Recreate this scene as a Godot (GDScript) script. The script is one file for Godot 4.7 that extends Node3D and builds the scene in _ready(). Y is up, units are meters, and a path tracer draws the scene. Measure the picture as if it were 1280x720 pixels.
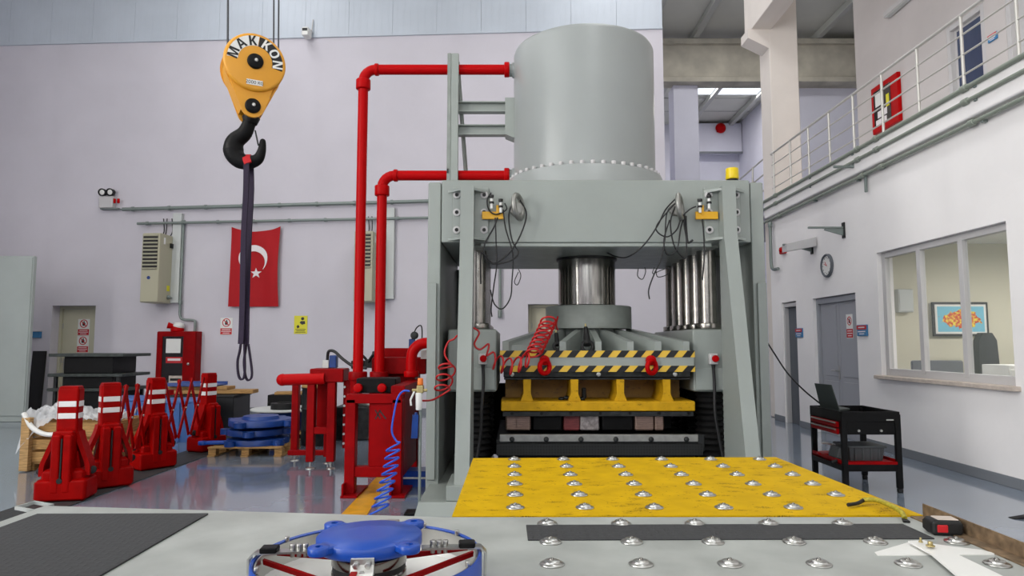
extends Node3D

# A factory hall with a large hydraulic press, built object by object. Units are metres; -z runs away from the camera.

const WALL_D := 14.2          # distance of the back wall in front of the camera
const WALL_TURN := -0.05494   # the back wall is turned a little
const WALL_X := 5.07          # plane of the office wall on the right
const UPPER_X := 6.68         # plane of the set-back upper wall
const ROOF_Y := 10.45

var M := {}
var T := {}
var taken := {}
var rng := RandomNumberGenerator.new()


# Collects triangles of one part. x is the transform applied to what is added.
class B:
	var st := SurfaceTool.new()
	var x := Transform3D()

	func _init(t := Transform3D()) -> void:
		st.begin(Mesh.PRIMITIVE_TRIANGLES)
		x = t

	func vert(p: Vector3, n: Vector3) -> void:
		st.set_normal((x.basis * n).normalized())
		st.add_vertex(x * p)

	func tri(a: Vector3, b: Vector3, c: Vector3, na: Vector3, nb: Vector3, nc: Vector3) -> void:
		if (b - a).cross(c - a).dot(na + nb + nc) > 0.0:
			vert(a, na)
			vert(c, nc)
			vert(b, nb)
		else:
			vert(a, na)
			vert(b, nb)
			vert(c, nc)

	func quad(a: Vector3, b: Vector3, c: Vector3, d: Vector3, n: Vector3) -> void:
		tri(a, b, c, n, n, n)
		tri(a, c, d, n, n, n)

	func face(a: Vector3, b: Vector3, c: Vector3, d: Vector3, inside: Vector3) -> void:
		var n := (b - a).cross(c - a).normalized()
		if n.length() < 0.5:
			n = (c - a).cross(d - a).normalized()
		if n.dot(a - inside) < 0.0:
			n = -n
		quad(a, b, c, d, n)

	# a box with eight free corners: four of the bottom, four of the top, in turn
	func hexa(p: Array) -> B:
		var m := Vector3.ZERO
		for q in p:
			m += q / 8.0
		for f in [[0, 1, 2, 3], [4, 5, 6, 7], [0, 1, 5, 4], [1, 2, 6, 5], [2, 3, 7, 6], [3, 0, 4, 7]]:
			face(p[f[0]], p[f[1]], p[f[2]], p[f[3]], m)
		return self

	func box(c: Vector3, s: Vector3, bev := 0.0, turn := Basis()) -> B:
		var h := s * 0.5
		var b: float = minf(bev, minf(h.x, minf(h.y, h.z)) * 0.9)
		var old := x
		x = x * Transform3D(turn, c)
		for ax in 3:
			var u := (ax + 1) % 3
			var w := (ax + 2) % 3
			for sg in [-1.0, 1.0]:
				var n := Vector3.ZERO
				n[ax] = sg
				var q := []
				for k in [[-1, -1], [1, -1], [1, 1], [-1, 1]]:
					var p := Vector3.ZERO
					p[ax] = sg * h[ax]
					p[u] = k[0] * (h[u] - b)
					p[w] = k[1] * (h[w] - b)
					q.append(p)
				quad(q[0], q[1], q[2], q[3], n)
		if b > 0.0:
			for ax in 3:
				var u := (ax + 1) % 3
				var w := (ax + 2) % 3
				for su in [-1.0, 1.0]:
					for sw in [-1.0, 1.0]:
						var nu := Vector3.ZERO
						nu[u] = su
						var nw := Vector3.ZERO
						nw[w] = sw
						var pu := Vector3.ZERO
						pu[u] = su * h[u]
						pu[w] = sw * (h[w] - b)
						var pw := Vector3.ZERO
						pw[u] = su * (h[u] - b)
						pw[w] = sw * h[w]
						var e := Vector3.ZERO
						e[ax] = h[ax] - b
						tri(pu - e, pu + e, pw + e, nu, nu, nw)
						tri(pu - e, pw + e, pw - e, nu, nw, nw)
			for sx in [-1.0, 1.0]:
				for sy in [-1.0, 1.0]:
					for sz in [-1.0, 1.0]:
						var i := Vector3((h.x - b) * sx, (h.y - b) * sy, (h.z - b) * sz)
						var ex := Vector3(sx, 0, 0)
						var ey := Vector3(0, sy, 0)
						var ez := Vector3(0, 0, sz)
						tri(i + ex * b, i + ey * b, i + ez * b, ex, ey, ez)
		x = old
		return self

	# profile points are (radius, distance along dir)
	func lathe(profile: Array, at: Vector3, dir: Vector3, seg := 20, from := 0.0, to := TAU) -> B:
		var w := dir.normalized()
		var u := w.cross(Vector3.UP if absf(w.y) < 0.9 else Vector3.RIGHT).normalized()
		var v := w.cross(u)
		var ns := []
		for i in profile.size() - 1:
			var e: Vector2 = profile[i + 1] - profile[i]
			ns.append(Vector2(e.y, -e.x).normalized())
		for i in profile.size() - 1:
			var p0: Vector2 = profile[i]
			var p1: Vector2 = profile[i + 1]
			var n0: Vector2 = ns[i]
			var n1: Vector2 = ns[i]
			if i > 0 and n0.dot(ns[i - 1]) > 0.6:
				n0 = (n0 + ns[i - 1]).normalized()
			if i < ns.size() - 1 and n1.dot(ns[i + 1]) > 0.6:
				n1 = (n1 + ns[i + 1]).normalized()
			for k in seg:
				var a0: float = lerpf(from, to, float(k) / seg)
				var a1: float = lerpf(from, to, float(k + 1) / seg)
				var d0 := u * cos(a0) + v * sin(a0)
				var d1 := u * cos(a1) + v * sin(a1)
				var a := at + d0 * p0.x + w * p0.y
				var b := at + d1 * p0.x + w * p0.y
				var c := at + d1 * p1.x + w * p1.y
				var d := at + d0 * p1.x + w * p1.y
				var na := d0 * n0.x + w * n0.y
				var nb := d1 * n0.x + w * n0.y
				var nc := d1 * n1.x + w * n1.y
				var nd := d0 * n1.x + w * n1.y
				if p0.x > 1e-6:
					tri(a, b, c, na, nb, nc)
				if p1.x > 1e-6:
					tri(a, c, d, na, nc, nd)
		return self

	func cyl(a: Vector3, b: Vector3, r0: float, r1 := -1.0, seg := 16, bev := 0.0) -> B:
		if r1 < 0.0:
			r1 = r0
		var l := a.distance_to(b)
		var v := minf(bev, minf(minf(r0, r1) * 0.5, l * 0.4))
		if v > 0.0:
			return lathe([Vector2(0, 0), Vector2(r0 - v, 0), Vector2(r0 - v * 0.3, v * 0.3), Vector2(r0, v), Vector2(r1, l - v), Vector2(r1 - v * 0.3, l - v * 0.3), Vector2(r1 - v, l), Vector2(0, l)], a, b - a, seg)
		return lathe([Vector2(0, 0), Vector2(r0, 0), Vector2(r1, l), Vector2(0, l)], a, b - a, seg)

	func pipe(a: Vector3, b: Vector3, ro: float, ri: float, seg := 24) -> B:
		var l := a.distance_to(b)
		return lathe([Vector2(ri, 0), Vector2(ro, 0), Vector2(ro, l), Vector2(ri, l), Vector2(ri, 0)], a, b - a, seg)

	func ball(c: Vector3, r: float, seg := 14, squash := 1.0) -> B:
		var p := []
		for i in 9:
			var a := -PI / 2 + PI * i / 8.0
			p.append(Vector2(r * cos(a) if i > 0 and i < 8 else 0.0, r * sin(a) * squash))
		return lathe(p, c, Vector3.UP, seg)

	func tube(pts: Array, r: float, seg := 8, closed := false, r1 := -1.0) -> B:
		var n := pts.size()
		var u := Vector3.ZERO
		var rings := []
		var dirs := []
		for i in n:
			var a: Vector3 = pts[(i - 1 + n) % n] if closed or i > 0 else pts[i]
			var b: Vector3 = pts[(i + 1) % n] if closed or i < n - 1 else pts[i]
			var t := (b - a).normalized()
			if i == 0:
				u = t.cross(Vector3.UP if absf(t.y) < 0.9 else Vector3.RIGHT).normalized()
			else:
				u = (u - t * u.dot(t)).normalized()
			var v := t.cross(u)
			var ring := []
			var rr := r if r1 < 0.0 else lerpf(r, r1, float(i) / (n - 1))
			for k in seg:
				var w := u * cos(TAU * k / seg) + v * sin(TAU * k / seg)
				ring.append([pts[i] + w * rr, w])
			rings.append(ring)
			dirs.append(t)
		for i in (n if closed else n - 1):
			var p: Array = rings[i]
			var q: Array = rings[(i + 1) % n]
			var off := 0
			if closed and i == n - 1:
				var best := 1e9
				for o in seg:
					var d: float = p[0][0].distance_to(q[o][0])
					if d < best:
						best = d
						off = o
			for k in seg:
				var k1 := (k + 1) % seg
				var qa: Array = q[(k + off) % seg]
				var qb: Array = q[(k1 + off) % seg]
				tri(p[k][0], p[k1][0], qb[0], p[k][1], p[k1][1], qb[1])
				tri(p[k][0], qb[0], qa[0], p[k][1], qb[1], qa[1])
		if not closed:
			for e in [0, n - 1]:
				var nn: Vector3 = -dirs[0] if e == 0 else dirs[n - 1]
				for k in range(1, seg - 1):
					tri(rings[e][0][0], rings[e][k][0], rings[e][k + 1][0], nn, nn, nn)
		return self

	# a flat band of width w (along side) and thickness th along pts
	func band(pts: Array, side: Vector3, w: float, th: float, closed := false) -> B:
		var n := pts.size()
		var sec := []
		for i in n:
			var a: Vector3 = pts[(i - 1 + n) % n] if closed or i > 0 else pts[i]
			var b: Vector3 = pts[(i + 1) % n] if closed or i < n - 1 else pts[i]
			var t := (b - a).normalized()
			var s := (side - t * side.dot(t)).normalized() * w * 0.5
			var o := t.cross(s).normalized() * th * 0.5
			sec.append([pts[i] - s - o, pts[i] + s - o, pts[i] + s + o, pts[i] - s + o, s.normalized(), o.normalized()])
		for i in (n if closed else n - 1):
			var p: Array = sec[i]
			var q: Array = sec[(i + 1) % n]
			var nn := [[-p[5], -q[5]], [p[4], q[4]], [p[5], q[5]], [-p[4], -q[4]]]
			for k in 4:
				var k1 := (k + 1) % 4
				tri(p[k], p[k1], q[k1], nn[k][0], nn[k][0], nn[k][1])
				tri(p[k], q[k1], q[k], nn[k][0], nn[k][1], nn[k][1])
		if not closed:
			for e in [0, n - 1]:
				var c: Array = sec[e]
				var nn: Vector3 = c[4].cross(c[5])
				if e == 0:
					nn = nn if nn.dot(pts[0] - pts[1]) > 0 else -nn
				else:
					nn = nn if nn.dot(pts[n - 1] - pts[n - 2]) > 0 else -nn
				quad(c[0], c[1], c[2], c[3], nn)
		return self

	# a polygon of the xy plane drawn out from z0 to z1
	func prism(poly: Array, z0: float, z1: float) -> B:
		var p := PackedVector2Array(poly)
		if Geometry2D.is_polygon_clockwise(p):
			p.reverse()
		var ix := Geometry2D.triangulate_polygon(p)
		for z in [z0, z1]:
			var n := Vector3(0, 0, 1 if z == maxf(z0, z1) else -1)
			for i in range(0, ix.size(), 3):
				tri(Vector3(p[ix[i]].x, p[ix[i]].y, z), Vector3(p[ix[i + 1]].x, p[ix[i + 1]].y, z), Vector3(p[ix[i + 2]].x, p[ix[i + 2]].y, z), n, n, n)
		var m := p.size()
		var en := []
		for i in m:
			var e: Vector2 = p[(i + 1) % m] - p[i]
			en.append(Vector2(e.y, -e.x).normalized())
		for i in m:
			var a: Vector2 = en[i]
			var b: Vector2 = en[i]
			var before: Vector2 = en[(i - 1 + m) % m]
			var after: Vector2 = en[(i + 1) % m]
			if a.dot(before) > 0.8:
				a = (a + before).normalized()
			if b.dot(after) > 0.8:
				b = (b + after).normalized()
			var p0 := p[i]
			var p1 := p[(i + 1) % m]
			var na := Vector3(a.x, a.y, 0)
			var nb := Vector3(b.x, b.y, 0)
			tri(Vector3(p0.x, p0.y, z0), Vector3(p1.x, p1.y, z0), Vector3(p1.x, p1.y, z1), na, nb, nb)
			tri(Vector3(p0.x, p0.y, z0), Vector3(p1.x, p1.y, z1), Vector3(p0.x, p0.y, z1), na, nb, na)
		return self

	func torus(c: Vector3, axis: Vector3, big: float, r: float, seg := 28, rs := 10) -> B:
		var w := axis.normalized()
		var u := w.cross(Vector3.UP if absf(w.y) < 0.9 else Vector3.RIGHT).normalized()
		var v := w.cross(u)
		var pts := []
		for i in seg:
			pts.append(c + (u * cos(TAU * i / seg) + v * sin(TAU * i / seg)) * big)
		return tube(pts, r, rs, true)

	# a sheet given by rows of points, drawn from both sides
	func sheet(rows: Array) -> B:
		var nr := rows.size()
		var nc: int = rows[0].size()
		var nn := []
		for i in nr:
			var line := []
			for j in nc:
				var a: Vector3 = rows[i][mini(j + 1, nc - 1)] - rows[i][maxi(j - 1, 0)]
				var b: Vector3 = rows[mini(i + 1, nr - 1)][j] - rows[maxi(i - 1, 0)][j]
				line.append(a.cross(b).normalized())
			nn.append(line)
		for i in nr - 1:
			for j in nc - 1:
				tri(rows[i][j], rows[i][j + 1], rows[i + 1][j + 1], nn[i][j], nn[i][j + 1], nn[i + 1][j + 1])
				tri(rows[i][j], rows[i + 1][j + 1], rows[i + 1][j], nn[i][j], nn[i + 1][j + 1], nn[i + 1][j])
		return self

	func mesh() -> ArrayMesh:
		st.index()
		return st.commit()


func numbered(called: String) -> String:
	var n: int = taken.get(called, 0)
	taken[called] = n + 1
	return called if n == 0 else "%s_%03d" % [called, n]


func tag(o: Node3D, label: String, category: String, group := "") -> void:
	o.set_meta("label", label)
	o.set_meta("category", category)
	if group:
		o.set_meta("group", group)


# a thing: an empty node at its base whose children are its parts
func thing(called: String, label: String, category: String, at := Vector3.ZERO, yaw := 0.0, group := "") -> Node3D:
	var o := Node3D.new()
	o.name = numbered(called)
	add_child(o)
	o.position = at
	o.rotation.y = yaw
	tag(o, label, category, group)
	return o


func part(parent: Node, called: String, b: B, m: Material, label := "") -> MeshInstance3D:
	return part_mesh(parent, called, b.mesh(), m, label)


func part_mesh(parent: Node, called: String, mesh: Mesh, m: Material, label := "") -> MeshInstance3D:
	var o := MeshInstance3D.new()
	var n := called
	var k := 0
	while parent.has_node(n):
		k += 1
		n = "%s_%03d" % [called, k]
	o.name = n
	o.mesh = mesh
	o.material_override = m
	if label:
		o.set_meta("label", label)
	parent.add_child(o, true)
	return o


# a thing that is one mesh
func solo(called: String, b: B, m: Material, label: String, category: String, at := Vector3.ZERO, yaw := 0.0, group := "") -> MeshInstance3D:
	var o := part_mesh(self, numbered(called), b.mesh(), m)
	o.position = at
	o.rotation.y = yaw
	tag(o, label, category, group)
	return o


func struct(called: String, b: B, m: Material, label := "", at := Vector3.ZERO, yaw := 0.0, category := "") -> MeshInstance3D:
	var o := part_mesh(self, called, b.mesh(), m, label)
	o.position = at
	o.rotation.y = yaw
	o.set_meta("kind", "structure")
	if category:
		o.set_meta("category", category)
	return o


func copy(source: Node3D, label: String, at: Vector3, yaw: float) -> Node3D:
	var c: Node3D = source.duplicate()
	var called: String = source.name
	c.name = numbered(called)
	add_child(c)
	c.position = at
	c.rotation.y = yaw
	c.set_meta("label", label)
	return c


# a builder in which world coordinates may be used for a part of a thing (or sub-part)
func wb(o: Node3D) -> B:
	return B.new(o.transform.affine_inverse())


func on_wall(s: float, y: float, off := 0.0) -> Vector3:
	var e := Vector3(cos(WALL_TURN), 0, -sin(WALL_TURN))
	var n := Vector3(sin(WALL_TURN), 0, cos(WALL_TURN))
	return Vector3(0, y, -WALL_D) + e * s + n * off


# a thing that hangs on the back wall; its own x runs along the wall, z out of it
func wall_thing(called: String, label: String, category: String, at: Vector2, off := 0.0, group := "") -> Node3D:
	return thing(called, label, category, on_wall(at.x, at.y, off), WALL_TURN, group)


# a thing on the office wall at the right: x runs towards the camera, z out of the wall
func side_thing(called: String, label: String, category: String, at: Vector2, off := 0.0, plane := WALL_X, group := "") -> Node3D:
	return thing(called, label, category, Vector3(plane - off, at.y, -at.x), -PI / 2, group)


func lettering(parent: Node, called: String, s: String, size: float, at: Vector3, m: Material, turn := Basis(), bold := false, depth := 0.002) -> MeshInstance3D:
	var f := SystemFont.new()
	f.font_names = PackedStringArray(["Droid Sans"])
	if bold:
		f.font_weight = 700
	var t := TextMesh.new()
	t.font = f
	t.text = s
	t.font_size = 48
	t.pixel_size = size / 48.0
	t.depth = depth
	var o := part_mesh(parent, called, t, m)
	o.transform = Transform3D(turn, at)
	return o


func curve(pts: Array, per := 6) -> Array:
	var out := []
	for i in pts.size() - 1:
		var p0: Vector3 = pts[maxi(i - 1, 0)]
		var p1: Vector3 = pts[i]
		var p2: Vector3 = pts[i + 1]
		var p3: Vector3 = pts[mini(i + 2, pts.size() - 1)]
		for k in per:
			out.append(p1.cubic_interpolate(p2, p0, p3, float(k) / per))
	out.append(pts[-1])
	return out


# points of a coil that winds round the line pts, in the plane of u and v
func coil(pts: Array, turns: float, r0: float, r1: float, u: Vector3, v: Vector3, per := 16) -> Array:
	var c := Curve3D.new()
	for p in curve(pts, 4):
		c.add_point(p)
	var n := int(turns * per)
	var out := []
	for i in n + 1:
		var f := float(i) / n
		var a := TAU * turns * f
		out.append(c.sample_baked(f * c.get_baked_length()) + (u * cos(a) + v * sin(a)) * lerpf(r0, r1, f))
	return out


func ring_poly(r0: float, r1: float, a0: float, a1: float, n := 16, c := Vector2.ZERO) -> Array:
	var p := []
	for i in n + 1:
		var a := lerpf(a0, a1, float(i) / n)
		p.append(c + Vector2(cos(a), sin(a)) * r1)
	for i in n + 1:
		var a := lerpf(a1, a0, float(i) / n)
		p.append(c + Vector2(cos(a), sin(a)) * r0)
	return p


func disc_poly(r: float, n := 24, c := Vector2.ZERO) -> Array:
	var p := []
	for i in n:
		p.append(c + Vector2(cos(TAU * i / n), sin(TAU * i / n)) * r)
	return p


# ---- materials ----------------------------------------------------------------------------------

func noise_image(seed_: int, freq: float, oct: int, size: int, lo: float, hi: float, stretch := 1.0) -> Image:
	var n := FastNoiseLite.new()
	n.seed = seed_
	n.noise_type = FastNoiseLite.TYPE_SIMPLEX_SMOOTH
	n.frequency = freq
	n.fractal_octaves = oct
	var im := n.get_seamless_image(size, int(size * stretch))
	if stretch != 1.0:
		im.resize(size, size, Image.INTERPOLATE_CUBIC)
	im.convert(Image.FORMAT_RGB8)
	for y in size:
		for x in size:
			var g := lerpf(lo, hi, im.get_pixel(x, y).r)
			im.set_pixel(x, y, Color(g, g, g))
	return im


func tex(im: Image) -> ImageTexture:
	return ImageTexture.create_from_image(im)


func mat(called: String, c: Color, rough := 0.5, metal := 0.0, t := "", size := 1.0, bump := "", bump_size := 0.3, bump_cm := 0.05, world := false) -> StandardMaterial3D:
	var m := StandardMaterial3D.new()
	m.resource_name = called
	m.albedo_color = c
	m.roughness = rough
	m.metallic = metal
	if t or bump:
		m.uv1_triplanar = true
		m.uv1_world_triplanar = world
		m.uv1_scale = Vector3.ONE / size
	if t:
		m.albedo_texture = T[t]
	if bump:
		m.heightmap_enabled = true
		m.heightmap_texture = T[bump]
		m.heightmap_scale = bump_cm
	M[called] = m
	return m


func c8(r: int, g: int, b: int) -> Color:
	return Color8(r, g, b)


func make_textures() -> void:
	T.mottle = tex(noise_image(3, 0.012, 5, 256, 0.84, 1.0))
	T.soft = tex(noise_image(7, 0.006, 4, 256, 0.965, 1.0))
	T.grime = tex(noise_image(21, 0.02, 6, 256, 0.6, 1.0))
	T.grain = tex(noise_image(9, 0.08, 3, 256, 0.3, 0.7))
	T.brushed = tex(noise_image(17, 0.03, 4, 256, 0.55, 1.0, 0.06))
	T.rough = tex(noise_image(31, 0.015, 4, 256, 0.35, 1.0))
	# timber: streaks of a slow noise, bent by another
	var wood := Image.create(256, 256, false, Image.FORMAT_RGB8)
	var wn := FastNoiseLite.new()
	wn.seed = 5
	wn.frequency = 0.02
	for y in 256:
		for x in 256:
			var g := 0.8 + 0.13 * sin(y * 0.35 + 5.0 * wn.get_noise_2d(x * 0.3, y * 2.0)) * (0.5 + 0.5 * wn.get_noise_2d(x * 0.5 + 90, y)) + 0.12 * wn.get_noise_2d(x * 0.6, y * 9.0)
			wood.set_pixel(x, y, Color(g, g * 0.97, g * 0.92))
	T.wood = tex(wood)
	# worn yellow paint: dark chips and scratches on white, to be multiplied
	rng.seed = 11
	var worn := noise_image(44, 0.01, 4, 512, 0.9, 1.0)
	for i in 230:
		var p := Vector2(rng.randf() * 512, rng.randf() * 512)
		var s := 1.0 + 6.0 * pow(rng.randf(), 5.0)
		var d := rng.randf_range(0.06, 0.5)
		for q in int(s * s * 3 + 2):
			var o := p + Vector2(rng.randfn() * s * 1.6, rng.randfn() * s * 0.7)
			worn.set_pixel(posmod(int(o.x), 512), posmod(int(o.y), 512), Color(d, d * 0.9, d * 0.7))
	for i in 60:
		var p := Vector2(rng.randf() * 512, rng.randf() * 512)
		var dir := Vector2.from_angle(rng.randf() * TAU)
		for q in rng.randi_range(5, 40):
			p += dir
			dir = dir.rotated(rng.randfn() * 0.03)
			var old := worn.get_pixel(posmod(int(p.x), 512), posmod(int(p.y), 512))
			worn.set_pixel(posmod(int(p.x), 512), posmod(int(p.y), 512), old * 0.82)
	T.worn = tex(worn)
	# rubber mat: rows of small raised bars; perforated sheet: rows of round holes
	var bars := Image.create(128, 128, false, Image.FORMAT_RGB8)
	var holes := Image.create(128, 128, false, Image.FORMAT_RGB8)
	for y in 128:
		for x in 128:
			var cell := Vector2i(x / 32, y / 32)
			var u := (x % 32) - 15.5
			var v := (y % 32) - 15.5
			var on := absf(u) < 12 and absf(v) < 4 if (cell.x + cell.y) % 2 == 0 else absf(v) < 12 and absf(u) < 4
			bars.set_pixel(x, y, Color.WHITE if on else Color(0.2, 0.2, 0.2))
			var r := Vector2((x % 16) - 7.5, (y % 16) - 7.5).length()
			var g := 0.25 if r < 5.0 else 1.0
			holes.set_pixel(x, y, Color(g, g, g))
	T.bars = tex(bars)
	T.holes = tex(holes)
	# a printed map: warm land on pale blue sea
	var map := Image.create(256, 160, false, Image.FORMAT_RGB8)
	var mn := FastNoiseLite.new()
	mn.seed = 8
	mn.frequency = 0.02
	for y in 160:
		for x in 256:
			var dx := (x - 128.0) / 105.0
			var dy := (y - 82.0) / 52.0
			var edge := dx * dx + dy * dy + 0.8 * mn.get_noise_2d(x, y)
			var c := Color8(120, 195, 220)
			if edge < 0.95:
				var h := 0.5 + 0.9 * mn.get_noise_2d(x * 2.2 + 300, y * 2.2)
				c = Color8(205, 50, 20).lerp(Color8(245, 225, 60), clampf(h * 1.6 - 0.3, 0, 1))
			if x < 6 or x > 249 or y < 6 or y > 153:
				c = Color8(235, 235, 230)
			map.set_pixel(x, y, c)
	T.map = tex(map)


func make_materials() -> void:
	mat("wall_plaster", c8(212, 208, 216), 0.75, 0, "soft", 3.0, "grain", 0.3, 0.03, true)
	mat("office_plaster", c8(250, 247, 246), 0.7, 0, "soft", 3.0, "grain", 0.3, 0.03, true)
	mat("cladding", c8(200, 208, 218), 0.45, 0, "soft", 2.0, "", 1, 0, true)
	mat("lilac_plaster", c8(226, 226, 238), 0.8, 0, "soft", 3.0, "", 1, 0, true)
	mat("concrete", c8(206, 200, 184), 0.85, 0, "mottle", 2.5, "grain", 0.3, 0.08, true)
	mat("column_plaster", c8(236, 228, 220), 0.8, 0, "soft", 2.0, "", 1, 0, true)
	mat("upper_plaster_shaded", c8(206, 200, 198), 0.8, 0, "soft", 2.0, "", 1, 0, true)  # white plaster darkened to carry the shade of the upper wall
	mat("roof_sheet", c8(214, 214, 204), 0.5, 0.0, "soft", 2.0, "", 1, 0, true)
	mat("roof_steel", c8(185, 186, 180), 0.5)
	var fl := mat("floor_epoxy", c8(132, 144, 160), 0.13, 0, "mottle", 3.5, "", 1, 0, true)
	fl.metallic_specular = 0.6
	fl.clearcoat_enabled = true
	fl.clearcoat = 0.5
	fl.clearcoat_roughness = 0.06
	mat("skirting", c8(120, 124, 130), 0.5)
	mat("trench_cover", c8(52, 55, 56), 0.6, 0.2, "", 0.12, "bars", 1, 0.3)
	mat("press_grey", c8(151, 158, 153), 0.4, 0, "soft", 1.5, "grain", 1, 0.02)
	mat("press_shade", c8(148, 155, 149), 0.45, 0, "mottle", 0.9)
	mat("cylinder_grey", c8(156, 161, 160), 0.34, 0, "soft", 2.2)
	mat("steel_dark", c8(56, 58, 58), 0.45, 0.6, "grime", 0.6)
	mat("steel_black", c8(13, 13, 14), 0.5, 0.0, "grime", 0.6)
	M.steel_black.metallic_specular = 0.3
	mat("stand_plate", c8(62, 70, 66), 0.5, 0.1, "grime", 0.6)
	mat("chrome", c8(190, 188, 182), 0.16, 1.0, "brushed", 0.8)
	mat("rod_steel", c8(166, 163, 156), 0.25, 1.0, "mottle", 0.5)
	mat("zinc", c8(190, 190, 186), 0.28, 1.0, "soft", 0.3)
	mat("steel_bar", c8(165, 165, 160), 0.4, 0.8, "mottle", 0.4)
	mat("rubber", c8(12, 12, 13), 0.65)
	mat("cable_black", c8(22, 22, 24), 0.55)
	mat("red_paint", c8(180, 6, 10), 0.36, 0, "soft", 1.0)
	mat("red_dark", c8(150, 4, 9), 0.42, 0, "mottle", 1.0)
	mat("red_plastic", c8(160, 2, 1), 0.45, 0, "mottle", 0.8, "grain", 1, 0.02)
	for n in ["red_paint", "red_dark", "red_plastic"]:
		M[n].metallic_specular = 0.2
	mat("red_hose", c8(190, 25, 28), 0.35)
	mat("red_cloth", c8(178, 6, 20), 0.8, 0, "soft", 0.6)
	mat("white_paint", c8(230, 230, 226), 0.45)
	mat("white_cloth", c8(232, 225, 226), 0.8)
	mat("reflector", c8(228, 226, 224), 0.35)
	mat("yellow_plate", c8(210, 168, 2), 0.55, 0, "worn", 0.9)
	M.yellow_plate.metallic_specular = 0.18
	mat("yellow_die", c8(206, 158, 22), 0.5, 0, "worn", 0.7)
	mat("yellow_die_shaded", c8(150, 108, 14), 0.5, 0, "worn", 0.7)  # die yellow darkened, the shade of the recess put into the colour
	M.yellow_die.metallic_specular = 0.3
	mat("worn_red", c8(150, 70, 76), 0.4, 0.2, "wood", 0.3)
	mat("worn_pale", c8(200, 190, 188), 0.35, 0.4, "grime", 0.3)
	mat("worn_block", c8(176, 152, 146), 0.35, 0.5, "wood", 0.3)
	mat("yellow_tape", c8(222, 182, 62), 0.5)
	mat("yellow_steel", c8(224, 168, 20), 0.45)
	mat("beacon_yellow", c8(230, 200, 20), 0.3)
	mat("hook_yellow", c8(226, 158, 40), 0.4, 0, "soft", 0.4)
	mat("line_yellow", c8(232, 168, 30), 0.4, 0, "mottle", 0.7)
	mat("tape_black", c8(13, 13, 14), 0.5)
	mat("sign_red", c8(190, 22, 30), 0.5)
	mat("sign_yellow", c8(222, 214, 40), 0.5)
	mat("sign_blue", c8(50, 120, 170), 0.45)
	mat("table_white", c8(174, 178, 174), 0.42, 0, "mottle", 1.1, "grain", 1, 0.02)
	mat("mat_black", c8(54, 55, 57), 0.7, 0, "mottle", 0.1, "bars", 0.1, 0.15)
	mat("blue_paint", c8(8, 68, 164), 0.33, 0, "soft", 0.5)
	mat("blue_dark", c8(10, 62, 140), 0.4, 0, "mottle", 0.6)
	mat("blue_plastic", c8(70, 108, 170), 0.45)
	mat("blue_hose", c8(34, 84, 200), 0.35)
	mat("timber", c8(206, 164, 104), 0.75, 0, "wood", 0.5, "wood", 1, 0.05)
	mat("timber_pale", c8(214, 176, 122), 0.75, 0, "wood", 0.5)
	mat("heater_beige", c8(180, 176, 152), 0.5)
	mat("duct_grey", c8(196, 200, 198), 0.5)
	mat("conduit", c8(128, 138, 134), 0.45, 0.3)
	mat("pipe_green", c8(140, 148, 136), 0.45, 0.2)
	mat("door_beige", c8(204, 200, 176), 0.5, 0, "soft", 1.0)
	mat("door_grey", c8(158, 160, 166), 0.45)
	mat("frame_grey", c8(196, 194, 194), 0.5)
	mat("sill_stone", c8(214, 200, 188), 0.55, 0, "mottle", 0.4)
	mat("cabinet_grey", c8(176, 184, 180), 0.5, 0, "soft", 1.4)
	mat("rail_steel", c8(200, 198, 192), 0.35, 0.5)
	mat("sling_purple", c8(38, 24, 50), 0.85, 0, "mottle", 0.1)
	mat("rust_angle", c8(150, 126, 98), 0.6, 0.3, "grime", 0.25)
	mat("plastic_white", c8(228, 228, 224), 0.35)
	mat("tool_yellow", c8(196, 182, 50), 0.55, 0, "grime", 0.08)
	mat("orange_plastic", c8(232, 120, 40), 0.45)
	mat("dark_grey_plastic", c8(72, 76, 78), 0.5)
	mat("laptop_grey", c8(66, 72, 70), 0.45, 0.2)
	mat("rope_steel", c8(74, 76, 80), 0.5, 0.5)
	mat("screen_wall", c8(214, 210, 190), 0.8)
	mat("sofa_grey", c8(96, 100, 106), 0.8)
	mat("brass", c8(186, 170, 120), 0.4, 0.8)
	var g := mat("glass", Color(0.9, 0.95, 0.93, 0.06), 0.03)
	g.metallic_specular = 0.25
	g.transparency = BaseMaterial3D.TRANSPARENCY_ALPHA
	var gd := mat("glass_dark", c8(36, 52, 84), 0.06)
	gd.metallic_specular = 0.7
	mat("glass_black", c8(26, 20, 22), 0.08)
	var wrap := mat("wrap_film", Color(0.93, 0.94, 0.95, 0.5), 0.3)
	wrap.transparency = BaseMaterial3D.TRANSPARENCY_ALPHA
	wrap.cull_mode = BaseMaterial3D.CULL_DISABLED
	var glow := mat("skylight_glow", Color(0.95, 0.97, 1.0), 0.6)
	glow.emission_enabled = true
	glow.emission = Color(0.93, 0.97, 1.0)
	glow.emission_energy_multiplier = 5.0
	var lamp := mat("lamp_glow", Color(1, 1, 1), 0.6)
	lamp.emission_enabled = true
	lamp.emission = Color(1.0, 0.98, 0.94)
	lamp.emission_energy_multiplier = 2.0
	var pr := StandardMaterial3D.new()
	pr.resource_name = "map_print"
	pr.albedo_texture = T.map
	pr.roughness = 0.5
	M.map_print = pr


# ---- the scene ----------------------------------------------------------------------------------

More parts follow.
